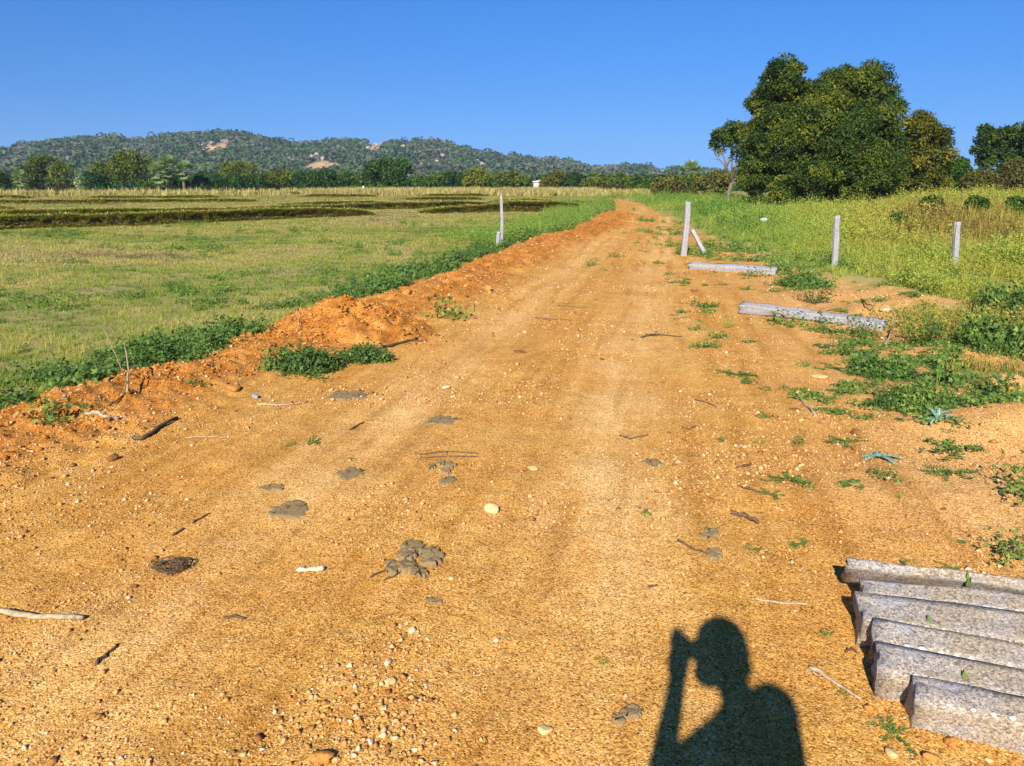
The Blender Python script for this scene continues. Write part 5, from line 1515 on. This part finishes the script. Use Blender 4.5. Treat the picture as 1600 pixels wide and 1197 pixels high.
stick([(170, 635), (190, 622), (205, 612)], 0.007, 0.004, 'dark brushwood at the foot of the upright pale twig', 19, twigs=3)
stick([(463, 522), (468, 514), (462, 500)], 0.007, 0.003, 'crooked twig sticking out of the soil heap edge', 20, 'wood_pale', 0, 0.12)
stick([(968, 681), (985, 687), (1012, 680)], 0.005, 0.003, 'wispy branched twig in the middle of the road', 21, twigs=4)
stick([(1066, 668), (1075, 672), (1087, 667)], 0.005, 0.004, 'three armed twig on the road shoulder', 22, twigs=2)
stick([(1086, 625), (1105, 630), (1120, 637)], 0.006, 0.004, 'plain thin stick on the road shoulder above the three armed twig', 23)
stick([(1150, 732), (1165, 729), (1173, 727)], 0.007, 0.006, 'short brown twig below the yellow green sprig', 24)
stick([(1158, 762), (1185, 770), (1215, 775)], 0.006, 0.004, 'dark stem running into the ragged weed', 25)
stick([(548, 672), (556, 667), (568, 661)], 0.006, 0.005, 'pair like split twig above the tiny weeds', 26, twigs=1)
stick([(1013, 919), (1019, 917), (1027, 915)], 0.005, 0.004, 'short curved twig beside the head of the shadow', 27)
stick([(1060, 845), (1080, 858), (1105, 865)], 0.006, 0.004, 'dark twig lying on the ragged mud patch', 28, twigs=1)
stick([(270, 838), (278, 833), (287, 827)], 0.006, 0.005, 'dark sliver of wood on the near wheel track', 29)
stick([(300, 818), (315, 810), (328, 803)], 0.005, 0.003, 'fine sliver beside a white pebble on the wheel track', 30)
stick([(872, 478), (895, 480), (920, 482)], 0.006, 0.004, 'thin dark twig far up the road', 31)
stick([(836, 497), (870, 500), (893, 501)], 0.007, 0.004, 'reddish twig across the wheel track', 32)
stick([(1320, 1020), (1330, 1014), (1338, 1020)], 0.005, 0.004, 'black curled twig by the fifth granite post', 33)
stick([(1345, 470), (1352, 482), (1362, 492)], 0.010, 0.006, 'arched dead root in the sand behind the fallen post', 34, twigs=2, lift=0.1)
stick([(1100, 392), (1085, 394), (1075, 392)], 0.012, 0.010, 'dark stick between post and strut', 35)
stick([(1384, 540), (1392, 528), (1398, 515)], 0.010, 0.006, 'dry pale stalk leaning at the sandy post end', 36, 'wood_pale', 1, 0.15)
stick([(1570, 540), (1585, 552), (1602, 565)], 0.018, 0.012, 'dead brown branch in the scrub at the frame edge', 37, twigs=2)
# root tangle
p = ongp(266, 890); rg = np.random.default_rng(77); mb = MB()
for k in range(34):
    a0 = rg.random() * 6.28; R = 0.035 + 0.05 * rg.random(); e = rg.random() * 0.8 + 0.35
    tt = np.linspace(0, 2.2 + 2 * rg.random(), 9) + a0
    mb.add(*tube(np.stack([R * np.cos(tt), R * e * np.sin(tt), 0.012 + 0.02 * rg.random() + 0.015 * np.sin(tt * 2 + k)], 1), np.full(9, 0.0016), 4, k))
tag(link('root_tangle', mb.build('root_tangle', M['wood'], True), None, p), 'small nest like tangle of dry brown roots on the sand', 'root tangle')
# bleached bone like husk
p = ongp(485, 893)
V, Fc = tube([(-0.06, 0.006, 0.008), (-0.045, 0.004, 0.012), (-0.02, -0.003, 0.010), (0.0, 0.003, 0.012), (0.03, 0.001, 0.011), (0.05, 0.004, 0.016), (0.058, 0.003, 0.019)], [0.004, 0.016, 0.010, 0.012, 0.011, 0.014, 0.008], 9, 3, 0.6)
V[:, 2] *= 0.8
tag(link('bone', mesh_np('bone', V * 1.0, Fc, M['bone'], smooth=True), None, p, 0.1), 'bleached white bone fragment on the open sand', 'bone')

# ------------------------------------------------------------------ the photographer, whose shadow lies on the sand


def S_(px, py, y):
    g = gp(px, py); s = (g[1] - y) / LDIR[1]
    return g - LDIR * s


def capsule(mb, p0, p1, r0, r1, n=14, rings=5):
    p0 = np.asarray(p0, float); p1 = np.asarray(p1, float)
    d = p1 - p0; L = np.linalg.norm(d); d = d / (L + 1e-9)
    ref = np.array([0, 0, 1.0]) if abs(d[2]) < 0.9 else np.array([1.0, 0, 0])
    a = nrmz(np.cross(d, ref)); b = np.cross(d, a)
    prof = []
    for i in range(rings + 1):
        t = math.pi / 2 * i / rings; prof.append((-r0 * math.cos(t), max(r0 * math.sin(t), 1e-4)))
    for i in range(rings + 1):
        t = math.pi / 2 * i / rings; prof.append((L + r1 * math.sin(t), max(r1 * math.cos(t), 1e-4)))
    V = []
    for (h, r) in prof:
        for j in range(n):
            t = 2 * math.pi * j / n; V.append(p0 + d * h + (a * math.cos(t) + b * math.sin(t)) * r)
    Fc = []
    for i in range(len(prof) - 1):
        for j in range(n):
            k = (j + 1) % n; Fc.append((i * n + j, i * n + k, (i + 1) * n + k, (i + 1) * n + j))
    mb.add(V, Fc)


def fused(name, caps, mat, parent, vox=0.01, smooth=4):
    mb = MB()
    for c in caps: capsule(mb, *c)
    o = link(name, mb.build(name, mat), parent)
    m = o.modifiers.new('remesh', 'REMESH'); m.mode = 'VOXEL'; m.voxel_size = vox; m.use_smooth_shade = True
    s = o.modifiers.new('smooth', 'SMOOTH'); s.factor = 0.5; s.iterations = smooth
    return o


M['skin'] = plain_mat('skin', [(0.3, (0.22, 0.11, 0.06)), (0.7, (0.28, 0.145, 0.085))], 12, 0.1, 0.001, 0.55)
M['shirt'] = plain_mat('shirt', [(0.3, (0.10, 0.13, 0.20)), (0.7, (0.14, 0.17, 0.25))], 60, 0.2, 0.002)
M['trousers'] = plain_mat('trousers', [(0.3, (0.05, 0.05, 0.055)), (0.7, (0.08, 0.08, 0.085))], 60, 0.2, 0.002)
M['hair'] = plain_mat('hair', [(0.3, (0.008, 0.007, 0.006)), (0.7, (0.025, 0.02, 0.016))], 120, 0.6, 0.003, 0.5)
M['phone'] = plain_mat('phone', [(0.3, (0.02, 0.02, 0.022)), (0.7, (0.03, 0.03, 0.033))], 10, 0.0, 0.001, 0.25)

hy = -0.19
head_t = S_(1126, 1003, hy); head_c = S_(1124, 1024, hy); jaw = S_(1106, 1052, hy - 0.01)
nape = S_(1150, 1040, hy - 0.02)
neck0 = S_(1143, 1066, hy - 0.03); neck1 = S_(1166, 1116, hy - 0.05)
shR = S_(1208, 1112, -0.10); shL = S_(1152, 1138, -0.33)
chest = S_(1172, 1180, -0.24); elbL = S_(1026, 1242, -0.10); wrL = S_(1058, 1066, -0.05)
palm_ = S_(1060, 1030, -0.035)
elbR = np.array([shR[0] + 0.005, shR[1] - 0.10, shR[2] - 0.30]); wrR = elbR + np.array([-0.02, 0.10, -0.24])
hip = np.array([chest[0] + 0.02, -0.22, 0.95]); waist = np.array([chest[0] + 0.01, -0.23, 1.12])
hipL = hip + np.array([-0.09, -0.03, -0.05]); hipR = hip + np.array([0.09, 0.03, -0.05])
knL = np.array([hipL[0] - 0.02, hipL[1] + 0.03, 0.50]); knR = np.array([hipR[0] + 0.03, hipR[1] + 0.03, 0.50])
anL = np.array([knL[0] - 0.01, knL[1] - 0.04, 0.09]); anR = np.array([knR[0] + 0.02, knR[1] - 0.04, 0.09])
person = empty('person', (hip[0], hip[1], 0.0))
po = np.array([hip[0], hip[1], 0.0])
tag(person, 'standing person holding a phone to the face, whose shadow falls on the sand', 'person')


def caps(lst): return [(np.asarray(a) - po, np.asarray(b) - po, r0, r1) for a, b, r0, r1 in lst]


fwd = nrmz(jaw - nape)
fwd = nrmz(np.array([fwd[0], max(fwd[1], 0.12), 0]))
nose = head_c + nrmz(np.array([-0.85, 0.5, 0])) * 0.105 + np.array([0, 0, -0.015])
body = [(head_t, head_c, 0.088, 0.092), (head_c, jaw, 0.080, 0.048), (head_c, nape, 0.080, 0.055), (neck0, neck1, 0.052, 0.058), (head_c, nose, 0.05, 0.016),
        (neck1, shL, 0.06, 0.055), (neck1, shR, 0.066, 0.066), (neck1, chest, 0.08, 0.13), (chest, waist, 0.125, 0.115), (waist, hip, 0.115, 0.13),
        (shL, chest, 0.055, 0.09), (shR, chest, 0.07, 0.10), (shL, elbL, 0.052, 0.043), (elbL, wrL, 0.042, 0.029), (wrL, palm_, 0.030, 0.041),
        (shR, elbR, 0.062, 0.045), (elbR, wrR, 0.043, 0.030),
        (hipL, knL, 0.085, 0.055), (knL, anL, 0.056, 0.036), (hipR, knR, 0.085, 0.055), (knR, anR, 0.056, 0.036),
        (anL, anL + np.array([0, 0.15, -0.05]), 0.038, 0.032), (anR, anR + np.array([0.02, 0.15, -0.05]), 0.038, 0.032)]
# fingers of the raised hand closing on the phone, thumb on the other side
pa = palm_
for q, (t_, mid_, r_) in enumerate([((1050, 985), (1049, 1008), .0088), ((1058, 981), (1056, 1004), .0092), ((1067, 983), (1064, 1005), .009), ((1074, 992), (1071, 1012), .0082)]):
    m_ = S_(mid_[0], mid_[1], -0.03 - 0.004 * q); e_ = S_(t_[0], t_[1], -0.018)
    body += [(pa, m_, 0.017, r_), (m_, e_, r_, r_ * 0.85)]
th = S_(1082, 1022, -0.05); body += [(pa, th, 0.016, 0.0105), (th, S_(1090, 1008, -0.04), 0.0105, 0.009)]
for q in range(4):
    b_ = wrR + np.array([0.0, 0.012 * (q - 1.5), -0.075]); body += [(wrR, b_, 0.026, 0.013), (b_, b_ + np.array([-0.012, 0.01, -0.05 - 0.008 * (q in (1, 2))]), 0.0095, 0.008), (b_ + np.array([-0.012, 0.01, -0.055]), b_ + np.array([-0.03, 0.012, -0.085]), 0.0085, 0.0075)]
body += [(wrR, wrR + np.array([-0.03, 0.035, -0.05]), 0.02, 0.011), (wrR + np.array([-0.03, 0.035, -0.05]), wrR + np.array([-0.04, 0.045, -0.085]), 0.011, 0.009)]
fused('body', caps(body), M['skin'], person, 0.0075, 3)
g = 0.012
fused('shirt', caps([(neck1 - np.array([0, 0, 0.03]), shL, 0.065, 0.055 + g), (neck1 - np.array([0, 0, 0.03]), shR, 0.076, 0.066 + g), (neck1 - np.array([0, 0, 0.03]), chest, 0.085, 0.13 + g), (chest, waist, 0.125 + g, 0.118 + g), (waist, hip, 0.118 + g, 0.138 + g),
      (shL, chest, 0.055 + g, 0.09), (shR, chest, 0.07 + g, 0.10), (shL, shL + (elbL - shL) * 0.6, 0.054 + g, 0.052 + g), (shR, shR + (elbR - shR) * 0.6, 0.064 + g, 0.056 + g)]), M['shirt'], person, 0.012)
fused('trousers', caps([(hip, hip - np.array([0, 0, 0.06]), 0.140, 0.12), (hipL, knL, 0.097, 0.070), (knL, anL + np.array([0, 0, 0.02]), 0.070, 0.058), (hipR, knR, 0.097, 0.070), (knR, anR + np.array([0, 0, 0.02]), 0.070, 0.058)]), M['trousers'], person, 0.012)
for an in (anL, anR):
    fused('shoe', caps([(an + np.array([0, -0.03, -0.045]), an + np.array([0, 0.06, -0.045]), 0.048, 0.044), (an + np.array([0, 0.06, -0.045]), an + np.array([0.01, 0.17, -0.05]), 0.044, 0.036)]), M['phone'], person, 0.01)
fused('hair', caps([(head_t + np.array([0, -0.012, 0.014]), head_c + np.array([0.015, -0.02, 0.03]), 0.092, 0.090), (head_c + np.array([0.02, -0.02, 0.02]), nape, 0.085, 0.058)]), M['hair'], person, 0.01)
mb = MB()
side = np.array([fwd[1], -fwd[0], 0.0])
fd = nrmz(nose - head_c)
sd = np.array([fd[1], -fd[0], 0.0])
for sg in (-1, 1):
    capsule(mb, head_c + fd * 0.083 + sd * 0.032 * sg + np.array([0, 0, 0.022]) - po, head_c + fd * 0.086 + sd * 0.032 * sg + np.array([0, 0, 0.022]) - po, 0.011, 0.011)
link('eye', mb.build('eye', M['bone']), person)
# phone: its lens is where the picture is taken from
mb = MB(); box(mb, (0, 0, 0), (0.155, 0.008, 0.080)); ph = link('phone', mb.build('phone', M['phone']), None, (0.045, -0.016, 1.585))
bv = ph.modifiers.new('bevel', 'BEVEL'); bv.width = 0.003; bv.segments = 2
tag(ph, 'black phone held up in the hand of the person casting the shadow', 'phone')

# ------------------------------------------------------------------ camera, light, sky
cam = bpy.data.cameras.new('camera'); co = bpy.data.objects.new('camera', cam); COL.objects.link(co)
cam.sensor_fit = 'HORIZONTAL'; cam.sensor_width = 36.0; cam.lens = 36.0 * F / 1600.0
cam.clip_start = 0.02; cam.clip_end = 20000
co.location = (0, 0, HCAM); co.rotation_euler = (math.pi / 2 - PITCH, 0, 0)
sc.camera = co

sun = bpy.data.lights.new('sun', 'SUN'); so = bpy.data.objects.new('sun', sun); COL.objects.link(so)
sun.energy = 5.0; sun.angle = math.radians(0.55); sun.color = (1.0, 0.955, 0.87)
so.rotation_euler = Vector(LDIR).to_track_quat('-Z', 'Y').to_euler()
so.location = (-20, -60, 60)

w = bpy.data.worlds.new('World'); sc.world = w; w.use_nodes = True
nt = w.node_tree; nt.nodes.clear()
sky = nt.nodes.new('ShaderNodeTexSky'); sky.sky_type = 'NISHITA'; sky.sun_disc = False
sky.sun_elevation = SUN_EL; sky.sun_rotation = SUN_AZ
sky.altitude = 1500; sky.air_density = 1.0; sky.dust_density = 0.3; sky.ozone_density = 10.0
tc = nt.nodes.new('ShaderNodeTexCoord'); mp = nt.nodes.new('ShaderNodeMapping')
mp.inputs['Scale'].default_value = (1, 1, 0.48); mp.inputs['Location'].default_value = (0, 0, 0.07)
nm = nt.nodes.new('ShaderNodeVectorMath'); nm.operation = 'NORMALIZE'
hs = nt.nodes.new('ShaderNodeHueSaturation'); hs.inputs['Saturation'].default_value = 1.16; hs.inputs['Hue'].default_value = 0.509
nt.links.new(tc.outputs['Generated'], mp.inputs[0]); nt.links.new(mp.outputs[0], nm.inputs[0]); nt.links.new(nm.outputs[0], sky.inputs[0])
bg = nt.nodes.new('ShaderNodeBackground'); bg.inputs['Strength'].default_value = 0.066
out = nt.nodes.new('ShaderNodeOutputWorld')
nt.links.new(sky.outputs[0], hs.inputs['Color']); nt.links.new(hs.outputs[0], bg.inputs[0]); nt.links.new(bg.outputs[0], out.inputs[0])

sc.view_settings.view_transform = 'Standard'; sc.view_settings.look = 'None'
sc.view_settings.exposure = 0.76; sc.view_settings.gamma = 1.0
sc.render.engine = 'CYCLES'
sc.cycles.use_denoising = True
sc.cycles.max_bounces = 6; sc.cycles.diffuse_bounces = 3; sc.cycles.transmission_bounces = 4; sc.cycles.volume_bounces = 0

# ------------------------------------------------------------------ air
hm = bpy.data.materials.new('air'); hm.use_nodes = True; ht = hm.node_tree; ht.nodes.clear()
ho = ht.nodes.new('ShaderNodeOutputMaterial'); pv = ht.nodes.new('ShaderNodeVolumePrincipled')
pv.inputs['Color'].default_value = (0.52, 0.72, 1.0, 1); pv.inputs['Density'].default_value = 0.00019
ht.links.new(pv.outputs[0], ho.inputs['Volume'])
mb = MB(); box(mb, (0, 0, 60), (4700, 4700, 130))
tag(link('haze', mb.build('haze', hm)), kind='stuff')
